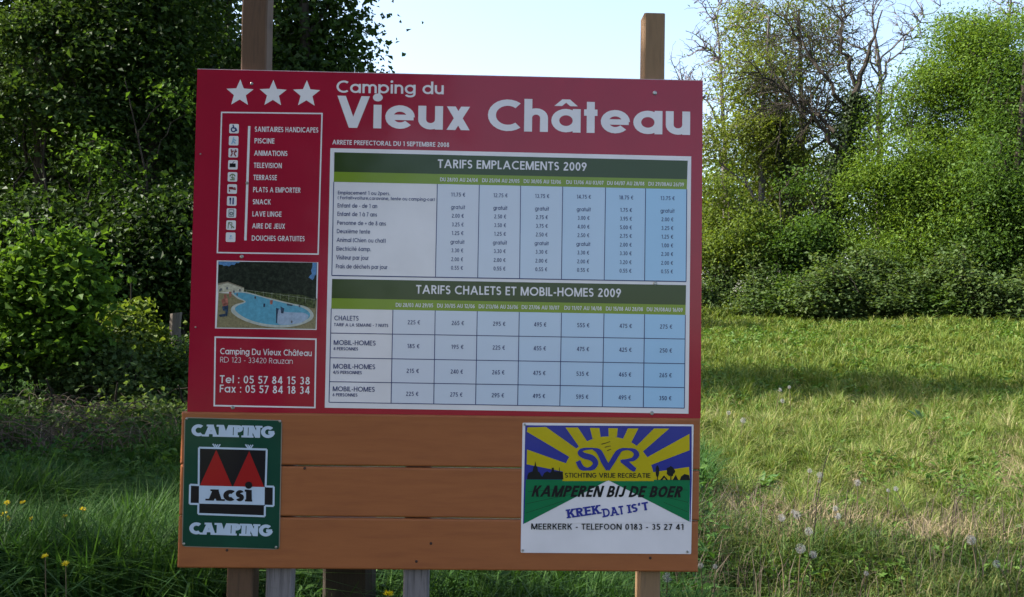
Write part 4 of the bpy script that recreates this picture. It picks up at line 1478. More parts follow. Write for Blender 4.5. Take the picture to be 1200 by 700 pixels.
def ivy_trunk(label, pix, d, r0, seed, limbs=(), ivy=900, ivy_to=1.0):
    b = foot(pix[0][0], d)
    root = thing('ivy_clad_tree', label, 'tree', b)
    rng = np.random.default_rng(seed)
    pts = np.array([at(px, py, d) - np.array(b) for px, py in pix])
    pts[0, 2] = 0
    n = 24
    s = np.linspace(0, 1, len(pts)); w = np.linspace(0, 1, n)
    P3 = np.stack([np.interp(w, s, pts[:, i]) for i in range(3)], 1)
    P3[1:-1] += rng.normal(0, .04, (n - 2, 3))
    rad = r0 * (1 - w) ** 1.3 + .018
    bf = Buf(); bf.tube(P3, rad, 9)
    ends = []
    for lp in limbs:
        q = np.array([at(px, py, d + dd) - np.array(b) for px, py, dd in lp])
        m = 16
        s2 = np.linspace(0, 1, len(q)); w2 = np.linspace(0, 1, m)
        Q = np.stack([np.interp(w2, s2, q[:, i]) for i in range(3)], 1)
        Q[1:-1] += rng.normal(0, .05, (m - 2, 3))
        bf.tube(Q, np.linspace(min(r0 * .26, .085), .016, m), 6)
        # side twigs
        k = 46
        j = rng.integers(4, m, k)
        t = unit(Q[np.minimum(j + 1, m - 1)] - Q[j - 1])
        e = Q[j] + (t * .6 + rand_dirs(k, rng) * np.array([1, .6, 1])) * (0.5 + 1.0 * rng.random((k, 1)))
        mid = (Q[j] + e) / 2 + rng.normal(0, .08, (k, 3))
        bf.tubes(np.stack([Q[j], mid, e], 1), .018, .006, 3)
        e2 = e[:, None] + rand_dirs(k * 3, rng).reshape(k, 3, 3) * .5
        bf.tubes(np.stack([np.repeat(mid, 3, 0), (np.repeat(mid, 3, 0) + e2.reshape(-1, 3)) / 2 + rng.normal(0, .04, (3 * k, 3)), e2.reshape(-1, 3)], 1), .009, .004, 3)
    bf.obj('trunk', BARK_D, root)
    k = rng.random(ivy) * (n - 2) * ivy_to
    i = k.astype(int); f = (k - i)[:, None]
    c = P3[i] * (1 - f) + P3[i + 1] * f
    o = rand_dirs(ivy, rng) * np.array([1, 1, .4])
    c = c + o * (rad[i][:, None] * 1.15 + .42 * rng.random((ivy, 1)) ** 1.6)
    nr = unit(o + rng.normal(0, .4, (ivy, 3)))
    u = unit(np.cross(nr, rand_dirs(ivy, rng)))
    cb = Buf(); cb.leaves(c, u, np.cross(nr, u), .11, .10)
    cb.obj('ivy', LEAF_IVY, root)
    return root


ivy_trunk('thick dark ivy-covered trunk leaning right in the gap of the right wood', [(965, 340), (972, 260), (982, 200), (1000, 140), (1006, 95), (1022, 50), (1034, 12)], 29.2, .27, 31,
          [[(1000, 145, 0), (965, 88, .2), (940, 50, .4), (922, 22, .4)], [(985, 185, 0), (955, 140, -.3), (925, 110, -.5), (890, 85, -.6)], [(1003, 100, 0), (985, 50, .4), (990, 5, .8)], [(990, 170, 0), (945, 120, .4), (910, 128, .6)]], 5200, .62)
ivy_trunk('slim dark ivy-covered trunk left of the thick leaning one', [(935, 340), (930, 260), (918, 190), (910, 120), (900, 60)], 30.6, .17, 32,
          [[(918, 190, 0), (950, 140, .2), (975, 120, .3)]], 1200, .7)


def bare_tree(label, pxb, d, trunk_pix, seed, n_tw, blobs, n_limb=10, tr=.14, twig=.012, bark=None):
    b = foot(pxb, d)
    tk = []
    for i, (px, py) in enumerate(trunk_pix):
        q = at(px, py, d) - np.array(b)
        tk.append((q[0], 0, max(q[2], 0) if i else 0, tr * (1 - .8 * i / (len(trunk_pix) - 1))))
    plant('bare_tree', label, 'tree', b, tk, bl(b, d, blobs), n_limb, n_tw, 0, (.1, .05), None, bark or TWIG_P, .3, seed, 'bare trees behind the right wood',
          -.5, 2.0, twig_r=twig, limb_r=.05, shell=.6, sides=3, trunk_name='trunk')


bare_tree('leafless purple-grey tree against the sky just right of the board', 852, 35, [(852, 370), (850, 200), (846, 110), (840, 20)], 41, 1500,
          [(835, 70, 0, 52, 1.1), (850, 130, 0, 55), (870, 40, .4, 50), (812, 95, .3, 38), (850, -10, 0, 50)], 16, .13, .011)
bare_tree('leafless grey tree with forked boughs against the sky in the notch of the right wood', 1030, 34, [(1030, 370), (1030, 180), (1032, 90), (1022, 20)], 42, 1300,
          [(1000, 60, 0, 42, 1.2), (1040, 40, .3, 48, 1.2), (1080, 45, .2, 42, 1.2), (1060, 90, .1, 40), (1020, 110, 0, 45), (985, 20, 0, 40), (1050, -30, 0, 55)], 20, .15, .0085, BARK_G)
bare_tree('leafless thin tree behind the tops of the right-hand green trees', 1185, 35, [(1185, 370), (1183, 150), (1180, 40), (1186, -10)], 43, 520,
          [(1190, 10, 0, 45, 1.1), (1165, 30, 0, 35), (1215, 40, 0, 45)], 10, .12, .011, BARK_G)
# far trees closing the wood
for i, (px, d, lab, blobs) in enumerate((
        (880, 37, 'far olive tree closing the gap behind the slim trunks', [(870, 215, 0, 50), (905, 170, 0, 42), (845, 170, 0, 40), (930, 220, 0, 45), (885, 265, 0, 50)]),
        (1215, 33, 'far green tree low behind the deep green edge tree', [(1215, 310, 0, 55), (1160, 325, 0, 50), (1265, 300, 0, 60), (1110, 330, 0, 40)]),
        (960, 38, 'far grey-green tree filling the gap behind the ivy-covered trunks', [(955, 270, 0, 50), (985, 225, 0, 45), (930, 300, 0, 45), (1000, 290, 0, 50)]),
        (850, 38, 'far grey-green tree low behind the right edge of the board', [(850, 290, 0, 45), (820, 270, 0, 40), (885, 270, 0, 40), (800, 310, 0, 40)]),
        (1090, 37, 'far green tree behind the rounded bright green tree', [(1090, 230, 0, 60), (1040, 280, 0, 60), (1150, 250, 0, 70), (1210, 270, 0, 70)]))):
    b = foot(px, d)
    plant('far_tree', lab, 'tree', b, [(0, 0, 0, .15), (0, 0, 2, .12), (.1, 0, 4.2, .04)], bl(b, d, blobs), 8, 260, 36, (.16, .10), LEAF_DEEP, BARK_D, .4, 51 + i, None, -.2, 1.6)

# bramble bank: individual bushes along the far edge of the field
protos = []
rg = np.random.default_rng(5)
BL = 'bushes of the bramble bank along the field edge'
names_b = ['grey-green bramble bush at the right end of the bank', 'low dusty bramble bush beside the board edge', 'rounded bramble bush below the slim trunks',
           'dense bramble bush under the thick ivy-covered trunk', 'bramble bush below the left side of the rounded bright tree', 'bramble bush below the middle of the rounded bright tree',
           'bramble bush below the left side of the tallest tree', 'dark bramble bush below the tallest tree', 'bramble bush below the right side of the tallest tree',
           'bramble bush below the deep green edge tree', 'bramble bush hidden behind the right part of the board', 'bramble bush hidden behind the middle of the board',
           'bramble bush hidden behind the left part of the board', 'bramble bush behind the planks on the far field edge']
pxs = [1215, 838, 882, 922, 964, 1004, 1046, 1088, 1130, 1172, 780, 640, 520, 710]
for i, px in enumerate(pxs):
    d = 28.2 - 4.0 * max(0, px - 823) / 400 + 0.7 * rg.random()
    b = foot(px, d)
    lab = names_b[i]
    if i < 4:
        r = 0.75 + .25 * rg.random()
        blobs = [(0, 0, .5, r, r * .9, .7), (.5, .1, .75, .6, .6, .55), (-.55, -.1, .65, .65, .6, .6), (.1, .3, 1.25, .5, .5, .5), (-.2, -.5, .3, .7, .5, .4)]
        protos.append(plant('bramble_bush', lab, 'bush', b, [(0, 0, 0, .03), (.05, 0, .5, .025), (0, 0, 1.3, .01)], blobs, 8, 260, 34, (.085, .065),
                            LEAF_BRAM if i != 3 else LEAF_DEEP, BARK_D, .17, 60 + i, BL, -.1, 2.6, .1, up=.7, trunk_name='stems', crown_name='foliage'))
    else:
        s = 0.85 + .4 * rg.random()
        copy_tree(protos[i % 4], b, rg.random() * 6.28, (s * 1.1, s, s * (.76 + .3 * rg.random())), lab, BL)

# --- left-hand wood --------------------------------------------------------
def left_tree(label, px, d, blobs, h, seed, n_tw=420, per=60, leaf=(.085, .06), lm=None, tr=.15, name='dark_tree', gap=-.15, spread=.3, flat=.85):
    b = foot(px, d)
    return plant(name, label, 'tree', b, [(0, 0, 0, tr), (.1, 0, h * .3, tr * .85), (-.1, .1, h * .6, tr * .55), (.1, 0, h * .95, .03)],
                 bl(b, d, blobs, flat), 12, n_tw, per, leaf, lm or LEAF_DARK, BARK_D, spread, seed, None, gap, 2.0, .1)


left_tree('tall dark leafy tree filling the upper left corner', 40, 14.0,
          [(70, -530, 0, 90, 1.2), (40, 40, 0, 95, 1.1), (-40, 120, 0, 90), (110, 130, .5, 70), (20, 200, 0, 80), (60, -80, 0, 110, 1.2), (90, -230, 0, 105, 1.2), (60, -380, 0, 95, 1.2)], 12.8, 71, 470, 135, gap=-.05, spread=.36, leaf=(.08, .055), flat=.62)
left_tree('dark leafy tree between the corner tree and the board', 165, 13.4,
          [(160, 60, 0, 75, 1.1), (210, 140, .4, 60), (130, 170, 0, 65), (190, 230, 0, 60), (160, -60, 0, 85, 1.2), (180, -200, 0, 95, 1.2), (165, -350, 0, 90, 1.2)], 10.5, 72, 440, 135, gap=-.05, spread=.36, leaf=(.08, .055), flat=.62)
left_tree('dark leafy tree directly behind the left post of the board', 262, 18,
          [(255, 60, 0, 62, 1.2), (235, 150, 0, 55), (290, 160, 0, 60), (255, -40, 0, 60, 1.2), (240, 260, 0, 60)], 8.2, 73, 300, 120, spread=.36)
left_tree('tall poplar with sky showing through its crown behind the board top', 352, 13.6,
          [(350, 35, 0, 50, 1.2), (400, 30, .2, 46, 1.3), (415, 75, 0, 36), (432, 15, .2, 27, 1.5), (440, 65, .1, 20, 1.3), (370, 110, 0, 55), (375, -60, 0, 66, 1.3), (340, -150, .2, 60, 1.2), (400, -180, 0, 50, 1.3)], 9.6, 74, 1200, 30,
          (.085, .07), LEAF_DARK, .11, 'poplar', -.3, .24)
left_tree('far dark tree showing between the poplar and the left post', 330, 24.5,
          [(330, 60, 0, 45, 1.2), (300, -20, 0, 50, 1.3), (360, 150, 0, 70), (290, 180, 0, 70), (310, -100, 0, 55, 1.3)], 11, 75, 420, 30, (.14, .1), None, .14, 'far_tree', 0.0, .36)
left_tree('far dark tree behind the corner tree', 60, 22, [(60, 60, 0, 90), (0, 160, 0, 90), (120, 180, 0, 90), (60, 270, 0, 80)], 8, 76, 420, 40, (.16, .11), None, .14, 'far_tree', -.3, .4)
left_tree('far dark tree low behind the tree next to the board', 215, 21.5, [(200, 120, 0, 80), (240, 200, 0, 80), (170, 260, 0, 80), (250, 300, 0, 70), (200, 30, 0, 70)], 7.5, 77, 460, 40, (.16, .11), None, .14, 'far_tree', -.3, .4)


for i, (px, d, lab) in enumerate(((-60, 25, 'far dark thicket tree at the left edge, farthest of the wood'), (90, 26, 'far dark thicket tree deep in the left wood'), (190, 25.5, 'far dark thicket tree deep in the wood next to the board'))):
    left_tree(lab, px, d, [(px, 330, 0, 70), (px - 50, 270, 0, 70), (px + 50, 280, 0, 70), (px, 200, 0, 75), (px + 20, 120, 0, 70)], 7, 78 + i * 20, 380, 44, (.18, .13), LEAF_DARK, .13, 'far_tree', -.5, .4)


def shrub(label, px, d, blobs, h, seed, lm, n_tw=220, per=34, leaf=(.07, .05), name='shrub', spread=.16, gap=-.15, group=None):
    b = foot(px, d)
    lx = .09 * h * math.sin(seed * 2.3)
    return plant(name, label, 'shrub', b, [(0, 0, 0, .028), (lx, 0, h * .3, .022), (lx * .2, .1, h * .6, .014), (lx * 1.4, 0, h * .95, .006)], bl(b, d, blobs), 8, n_tw, per, leaf, lm, BARK_D, spread, seed, group,
                 gap, 3.0, .1, twig_r=.004, limb_r=.02, trunk_name='stems', crown_name='foliage')


shrub('sunlit leafy shrub with glossy bright leaves at the left edge', 55, 10.2, [(45, 392, 0, 48, .9), (88, 312, -.2, 24, 2.7), (34, 312, -.2, 22, 2.8), (113, 340, -.2, 19, 2.4), (62, 345, -.3, 20, 2.4), (5, 340, -.2, 26, 2.0), (85, 395, -.2, 34, .8)],
      2.3, 81, LEAF_SAP, 520, 15, (.08, .06), 'sapling', .10, -.75)
for i, (px, blobs, lab) in enumerate(((70, [(60, 290, 0, 50), (110, 300, 0, 45), (20, 260, 0, 45), (80, 340, 0, 50)], 'dark understorey bush behind the glossy sunlit shrub'),
                                     (150, [(150, 270, 0, 45), (185, 300, 0, 42), (130, 320, 0, 45), (165, 345, 0, 45)], 'dark understorey bush below the yellow-green sprays'),
                                     (215, [(215, 250, 0, 40), (200, 300, 0, 40), (240, 310, 0, 45), (215, 350, 0, 42)], 'dark understorey bush at the left edge of the red panel'))):
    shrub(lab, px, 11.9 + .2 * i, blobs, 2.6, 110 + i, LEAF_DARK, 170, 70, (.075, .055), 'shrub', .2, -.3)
SP = 'young trees along the sunny face of the left wood'
shrub('slender young tree with yellow-green sprays left of the upper corner of the red panel', 175, 12.4, [(185, 108, 0, 26, .7), (205, 125, .1, 20, .7), (150, 150, 0, 32, .8), (120, 175, 0, 28), (140, 210, .2, 26), (175, 200, .2, 20)], 4.2, 98, LEAF_SAP, 110, 22, (.065, .045), 'young_tree', .22, .0, SP)
shrub('slender young tree with fresh green sprays at the upper left edge of the view', 30, 12.8, [(25, 35, 0, 36, .8), (75, 20, .2, 30, .8), (10, 110, 0, 34, .8), (65, 95, .1, 24, .7), (40, 170, 0, 30, .8), (100, 60, 0, 22)], 5, 99, LEAF_MID, 200, 30, (.07, .05), 'young_tree', .2, -.1, SP)
shrub('slender young tree with dull green sprays in the middle of the left wood', 105, 12.9, [(110, 60, 0, 30, .8), (150, 40, .1, 28, .8), (85, 130, 0, 26, .8), (60, 215, 0, 30, .8), (100, 240, 0, 26)], 4.6, 100, LEAF_MID, 190, 30, (.07, .05), 'young_tree', .15, -.2, SP)
shrub('small yellow-green bush between the glossy shrub and the board', 150, 10.6, [(152, 375, 0, 24, 1.1), (140, 400, 0, 30), (165, 405, 0, 26)], 1.6, 82, LEAF_YEL, 90, 26, (.075, .055), 'sapling', .11)
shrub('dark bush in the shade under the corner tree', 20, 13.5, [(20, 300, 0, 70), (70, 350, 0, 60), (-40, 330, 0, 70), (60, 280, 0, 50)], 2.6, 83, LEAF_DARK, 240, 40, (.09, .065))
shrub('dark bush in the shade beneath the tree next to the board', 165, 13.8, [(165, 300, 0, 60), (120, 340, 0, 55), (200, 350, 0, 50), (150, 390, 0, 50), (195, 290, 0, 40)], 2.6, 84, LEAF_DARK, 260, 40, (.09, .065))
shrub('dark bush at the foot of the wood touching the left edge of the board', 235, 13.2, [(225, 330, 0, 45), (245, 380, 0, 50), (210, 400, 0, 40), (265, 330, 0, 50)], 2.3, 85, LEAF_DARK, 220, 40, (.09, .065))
BK = 'brambles at the foot of the left wood'
shrub('tangled bramble below the glossy shrub at the left edge', 15, 10.0, [(5, 440, 0, 50, .8), (-40, 430, 0, 55, .8), (45, 450, -.2, 40, .7)], .9, 86, LEAF_DARK, 240, 34, (.055, .042), 'bramble', .12, -.2, BK)
shrub('tangled bramble in front of the yellow-green bush', 110, 10.2, [(95, 445, 0, 42, .8), (130, 430, 0, 42, .9), (150, 455, -.2, 38, .7)], .9, 87, LEAF_BRAM, 200, 34, (.055, .042), 'bramble', .12, -.2, BK)
shrub('sunlit bramble with small leaves beside the lower left corner of the red panel', 195, 10.4, [(190, 425, 0, 36, 1), (215, 440, 0, 40, 1), (175, 460, -.2, 36, .7), (235, 460, 0, 40, .8)], 1.0, 88, LEAF_MID, 300, 34, (.05, .04), 'bramble', .12, -.2, BK)
shrub('dull bramble behind the upper left corner of the planks', 215, 9.0, [(205, 500, 0, 42, .7), (160, 505, 0, 40, .6), (250, 505, 0, 42, .7)], .6, 89, LEAF_BRAM, 200, 30, (.05, .04), 'bramble', .11, -.2, BK)

shrub('low dull bramble over the dead stems at the left edge', 60, 9.3, [(30, 492, 0, 38, .6), (80, 500, 0, 36, .6), (-20, 500, 0, 36, .6)], .6, 120, LEAF_MID, 150, 26, (.05, .04), 'bramble', .12, 0, BK)
shrub('low dull bramble over the dead stems midway to the green plate', 130, 9.0, [(120, 505, 0, 36, .6), (165, 490, .1, 30, .6), (95, 520, 0, 30, .5)], .6, 121, LEAF_BRAM, 140, 26, (.05, .04), 'bramble', .12, 0, BK)

# trees left of and behind the camera position: they throw the foreground shade and show in the gloss of the board
def shade_tree(label, x, y, blobs, h, seed, n_tw=420, per=36):
    b = (x, y, float(gz(x, y)) - .05)
    return plant('shade_tree', label, 'tree', b, [(0, 0, 0, .25), (.1, 0, h * .3, .2), (0, .1, h * .6, .13), (0, 0, h * .92, .04)], blobs, 12, n_tw, per, (.20, .15), LEAF_DARK, BARK_D, .5, seed,
                 'tall trees outside the view', -.35, 1.2, .1)


shade_tree('tall tree outside the left edge of the view shading the near grass', -8.4, 1.75, [(0, 0, 7.5, 3.3, 3.3, 3), (.5, .5, 10, 2.8, 2.8, 2.6), (-1, -1.5, 8, 3, 2.8, 3), (1.2, -.3, 6, 2.4, 2.8, 1.8)], 12, 91, 900, 40)
shade_tree('bushy tree outside the left edge of the view, level with the glossy shrub', -8.6, 7.3, [(0, 0, 3, 1.6, 1.5, 2.2), (.4, .2, 4.8, 1.4, 1.3, 1.4)], 5.6, 92, 300, 40)
shade_tree('tall tree outside the left edge of the view in line with the dark wood', -14, 15.6, [(0, 0, 5, 2.6, 3.2, 4), (0, .5, 8.8, 2.2, 2.6, 2.2)], 10, 93, 420, 40)
shade_tree('leaning tree behind the viewer on the left', -2.6, -4.2, [(0, 0, 4.2, 1.8, 1.6, 2.6), (-1.5, 0, 3.4, 1.8, 1.6, 2.6), (-.6, 0, 7.2, 2, 1.6, 2)], 9, 95, 420, 50)
shade_tree('broad tree behind the viewer on the left', -6.5, -8, [(0, 0, 6, 4, 3, 4.5), (1.5, 0, 9, 3, 3, 3), (-2, 0, 9, 3.4, 3, 3), (2.2, 0, 4, 2, 2, 2.2)], 12, 94, 500, 34)

# ---------------------------------------------------------------- grass
def grass(name, label, n, region, h, w, m, seed, lean=0.5, tuft=0, weight=None, segs=2):
    """region(rng, n) -> x, y ; blades of 2 segments, bent over"""
    rng = np.random.default_rng(seed)
    x, y = region(rng, n)
    if weight is not None:
        k = rng.random(len(x)) < weight(x, y)
        x, y = x[k], y[k]
    n = len(x)
    z = gz(x, y) - 0.01
    hh = h(x, y, rng) * (0.55 + 0.75 * rng.random(n))
    ww = w(x, y) * (0.7 + 0.6 * rng.random(n))
    a = rng.random(n) * 2 * np.pi
    le = lean * (0.25 + rng.random(n) ** 1.5 * 1.3)
    dx, dy = np.cos(a) * le * hh, np.sin(a) * le * hh
    b = a + np.pi / 2 + rng.normal(0, .5, n)
    sx, sy = np.cos(b) * ww / 2, np.sin(b) * ww / 2
    p0 = np.stack([x, y, z], 1)
    p1 = p0 + np.stack([dx * .3, dy * .3, hh * .58], 1)
    p2 = p0 + np.stack([dx, dy, hh * (1 - .28 * le)], 1)
    s = np.stack([sx, sy, 0 * sx], 1)
    V = np.stack([p0 - s, p0 + s, p1 - s * .75, p1 + s * .75, p2], 1).reshape(-1, 3)
    i = np.arange(n)[:, None] * 5
    o = link(name, mesh_np(name, V, [i + np.array([[0, 1, 3, 2]]), i + np.array([[2, 3, 4]])], m))
    o['kind'] = 'stuff'
    tag(o, label, 'grass')
    return o


def wedge(d0, d1, k0, k1, pw=1.0):
    def f(rng, n):
        y = d0 + (d1 - d0) * rng.random(n) ** pw
        return y * (k0 + (k1 - k0) * rng.random(n)), y
    return f


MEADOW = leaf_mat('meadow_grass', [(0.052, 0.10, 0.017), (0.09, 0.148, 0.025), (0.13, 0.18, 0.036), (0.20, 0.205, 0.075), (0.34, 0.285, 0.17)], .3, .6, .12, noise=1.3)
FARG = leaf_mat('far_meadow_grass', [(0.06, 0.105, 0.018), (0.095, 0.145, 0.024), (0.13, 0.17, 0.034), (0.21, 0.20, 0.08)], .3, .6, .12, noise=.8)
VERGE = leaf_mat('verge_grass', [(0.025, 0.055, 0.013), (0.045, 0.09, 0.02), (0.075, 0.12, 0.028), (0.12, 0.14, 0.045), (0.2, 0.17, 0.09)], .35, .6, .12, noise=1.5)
GWEED = leaf_mat('weed_leaf', [(0.045, 0.095, 0.016), (0.07, 0.14, 0.02), (0.10, 0.17, 0.028)], .35, .55, .2, noise=1.5)
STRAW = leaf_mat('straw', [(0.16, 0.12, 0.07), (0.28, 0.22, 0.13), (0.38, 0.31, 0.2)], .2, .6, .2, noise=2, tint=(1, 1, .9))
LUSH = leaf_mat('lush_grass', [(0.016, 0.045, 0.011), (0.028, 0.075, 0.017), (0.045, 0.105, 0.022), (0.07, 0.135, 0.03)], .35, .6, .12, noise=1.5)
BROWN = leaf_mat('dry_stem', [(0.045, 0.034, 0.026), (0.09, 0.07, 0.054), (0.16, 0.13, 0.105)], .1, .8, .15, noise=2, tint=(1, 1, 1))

def patch(x, y, s, seed=3):
    p = np.stack([x, y * .8, 0 * x], -1)
    return np.clip(.5 + .75 * clump(p, seed, 1.1 * s) + .55 * clump(p, seed + 1, 3.4 * s) + .4 * clump(p, seed + 2, 8 * s), 0, 1)


def tufts(x, y, s=1.0, seed=31):
    p = np.stack([x, y, 0 * x], -1)
    return np.clip(.45 + 1.0 * clump(p, seed, 15 * s) + .7 * clump(p, seed + 1, 34 * s), 0, 1.2)


grass('meadow_grass', 'short sunlit meadow grass on the near part of the field', 240000, wedge(5.7, 12.5, -.15, .64, 1.35),
      lambda x, y, r: .035 + .09 * patch(x, y, 1) + .15 * tufts(x, y), lambda x, y: .0035 + .0005 * y, MEADOW, 101, .9)
grass('meadow_grass', 'short bright meadow grass on the far part of the field', 190000, wedge(12, 28.5, -.3, .64, .9),
      lambda x, y, r: .03 + .10 * patch(x, y, .6) + .18 * tufts(x, y, .6), lambda x, y: .0013 * y, FARG, 102, .8)
grass('straw_grass', 'dead straw-coloured stalks standing among the meadow grass', 46000, wedge(5.8, 9.8, .02, .64, 1.1),
      lambda x, y, r: .10 + .20 * patch(x + 3, y, .8), lambda x, y: .003 + .0003 * y, STRAW, 103, .9, weight=lambda x, y: np.clip(patch(x, y, .8, 9) * 2.2 - .75 + .8 * (y < 8.4), .04, 1))
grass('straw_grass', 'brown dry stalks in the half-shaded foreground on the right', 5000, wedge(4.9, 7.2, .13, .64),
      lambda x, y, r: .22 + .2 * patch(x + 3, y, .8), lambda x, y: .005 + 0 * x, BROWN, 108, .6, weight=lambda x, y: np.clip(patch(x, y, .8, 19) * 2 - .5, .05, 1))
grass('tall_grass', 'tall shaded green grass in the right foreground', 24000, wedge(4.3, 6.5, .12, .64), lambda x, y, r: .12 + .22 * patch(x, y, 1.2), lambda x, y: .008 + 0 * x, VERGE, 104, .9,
      weight=lambda x, y: np.clip(patch(x, y, .8, 29) * 1.8 + .1 + (y < 5.7), 0, 1))
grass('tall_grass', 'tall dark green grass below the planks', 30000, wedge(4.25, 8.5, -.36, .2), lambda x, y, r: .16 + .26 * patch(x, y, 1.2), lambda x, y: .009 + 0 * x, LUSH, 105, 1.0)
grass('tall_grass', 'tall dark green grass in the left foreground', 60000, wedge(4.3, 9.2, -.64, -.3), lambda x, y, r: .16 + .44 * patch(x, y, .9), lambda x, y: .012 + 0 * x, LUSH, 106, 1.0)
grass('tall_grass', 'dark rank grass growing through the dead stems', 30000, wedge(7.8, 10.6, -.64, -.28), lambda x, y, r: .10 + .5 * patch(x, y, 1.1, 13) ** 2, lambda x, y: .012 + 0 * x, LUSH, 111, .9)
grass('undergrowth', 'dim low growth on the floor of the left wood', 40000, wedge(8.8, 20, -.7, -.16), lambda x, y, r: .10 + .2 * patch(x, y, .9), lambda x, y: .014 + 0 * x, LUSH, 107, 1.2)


grass('undergrowth', 'rank grass and herbs along the foot of the bramble bank', 26000, wedge(25.6, 27.6, -.3, .66), lambda x, y, r: .12 + .45 * patch(x, y, .9) ** 1.5, lambda x, y: .035 + 0 * x, FARG, 109, 1.0)


def weeds(label, n, region, hmax, L, m, seed, thr):
    """low leafy weeds between the blades: rosettes of small broad leaves"""
    rng = np.random.default_rng(seed)
    x, y = region(rng, n)
    k = rng.random(n) < np.clip(patch(x, y, 1.3, seed) * 2 - thr, 0, 1)
    x, y = x[k], y[k]
    q = 9
    x = np.repeat(x, q); y = np.repeat(y, q); n = len(x)
    x = x + rng.normal(0, L * .9, n); y = y + rng.normal(0, L * .9, n)
    z = gz(x, y) + hmax * rng.random(n) ** 1.5
    nr = unit(np.array([0, 0, 1.0]) + rng.normal(0, .55, (n, 3)))
    u = unit(np.cross(nr, rand_dirs(n, rng)))
    sc = .5 + .8 * rng.random(n)
    bf = Buf(); bf.leaves(np.stack([x, y, z], 1), u, np.cross(nr, u), L * sc * (1 + .02 * y), L * .5 * sc * (1 + .02 * y))
    o = bf.obj('meadow_weeds', m); o['kind'] = 'stuff'
    tag(o, label, 'weeds')


weeds('low broad-leaved weeds scattered through the near meadow', 9000, wedge(5.2, 13, -.1, .64, 1.2), .16, .045, GWEED, 201, .8)
weeds('low broad-leaved weeds scattered through the far meadow', 9000, wedge(13, 28, -.2, .64, 1), .16, .075, GWEED, 202, .6)
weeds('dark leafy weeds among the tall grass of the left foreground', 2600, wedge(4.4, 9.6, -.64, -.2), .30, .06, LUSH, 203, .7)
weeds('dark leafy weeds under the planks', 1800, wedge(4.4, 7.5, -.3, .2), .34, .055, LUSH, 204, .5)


def dead_tangle():
    rng = np.random.default_rng(8)
    n = 1500
    d = 8.0 + 2.3 * rng.random(n)
    px = rng.normal(90, 95, n)
    x = (px - 600) / F * d
    k = (px > -60) & (px < 235)
    x, d = x[k], d[k]; n = len(x)
    z = gz(x, d)
    a = rng.random(n) * 6.28
    L = .35 + .5 * rng.random(n)
    h = .1 + .4 * rng.random(n)
    p0 = np.stack([x, d, z], 1)
    p2 = p0 + np.stack([np.cos(a) * L, np.sin(a) * L * .6, h * (rng.random(n) * .9)], 1)
    p1 = (p0 + p2) / 2 + np.stack([0 * x, 0 * x, h * .8], 1)
    t = np.linspace(0, 1, 6)[None, :, None]
    pts = (1 - t) ** 2 * p0[:, None] + 2 * t * (1 - t) * p1[:, None] + t * t * p2[:, None]
    bf = Buf(); bf.tubes(pts, .002 + .006 * rng.random(len(pts)) ** 2, .0015, 3)
    o = bf.obj('dead_stems', BROWN)
    o['kind'] = 'stuff'
    tag(o, 'tangle of dead grey-brown bramble stems at the foot of the left wood', 'dead stems')


dead_tangle()

# ---------------------------------------------------------------- small things
def fence_post():
    p = at(208, 367, 11.3)
    b = (p[0], 11.3, float(gz(p[0], 11.3)))
    bf = Buf(); rng = np.random.default_rng(3)
    h = p[2] - b[2]
    n = 12; k = 10
    V = []
    for i in range(n):
        zz = -.1 + (h + .1) * i / (n - 1)
        for j in range(k):
            a = j * 2 * math.pi / k
            r = .062 * (1 + .12 * math.sin(3 * a + i * .3)) + rng.normal(0, .003) + (.004 if i == n - 1 else 0)
            V.append((r * math.cos(a) + .02 * math.sin(i * .5), r * math.sin(a), zz + (.012 * math.cos(a) if i == n - 1 else 0)))
    f = [(i * k + j, i * k + (j + 1) % k, (i + 1) * k + (j + 1) % k, (i + 1) * k + j) for i in range(n - 1) for j in range(k)]
    bf.add(V, f, [tuple((n - 1) * k + j for j in range(k))])
    o = bf.obj('fence_post', wood_mat('old_post_wood', (0.06, 0.05, 0.042), (0.12, 0.10, 0.085), (0.03, 0.025, 0.02), (4, 4, 0.2), 0.9, False)); o.location = b
    tag(o, 'weathered grey stub of a fence post in the bushes left of the red panel', 'post')


fence_post()


def old_post():
    x0 = at(379, 690, 4.35)[0]; x1 = at(437, 690, 4.35)[0]
    w = x1 - x0
    bf = Buf(); rng = np.random.default_rng(4)
    n = 10; k = 14; V = []
    for i in range(n):
        z = -.1 + .78 * i / (n - 1)
        for j in range(k):
            a = j * 2 * math.pi / k
            r = w / 2 * (1 + .05 * math.sin(5 * a) + .02 * rng.normal()) * (1.06 - .06 * i / n)
            c, s = math.cos(a), math.sin(a)
            q = (abs(c) ** 4 + abs(s) ** 4) ** -.25
            V.append((r * q * c, r * q * s * .8, z))
    f = [(i * k + j, i * k + (j + 1) % k, (i + 1) * k + (j + 1) % k, (i + 1) * k + j) for i in range(n - 1) for j in range(k)]
    bf.add(V, f, [tuple((n - 1) * k + j for j in range(k))])
    o = bf.obj('timber_stump', DARKW)
    xc = (x0 + x1) / 2
    o.location = (xc, 4.35, float(gz(xc, 4.35)))
    tag(o, 'wide dark timber stump in the shade behind the lower edge of the planks', 'stump')


old_post()

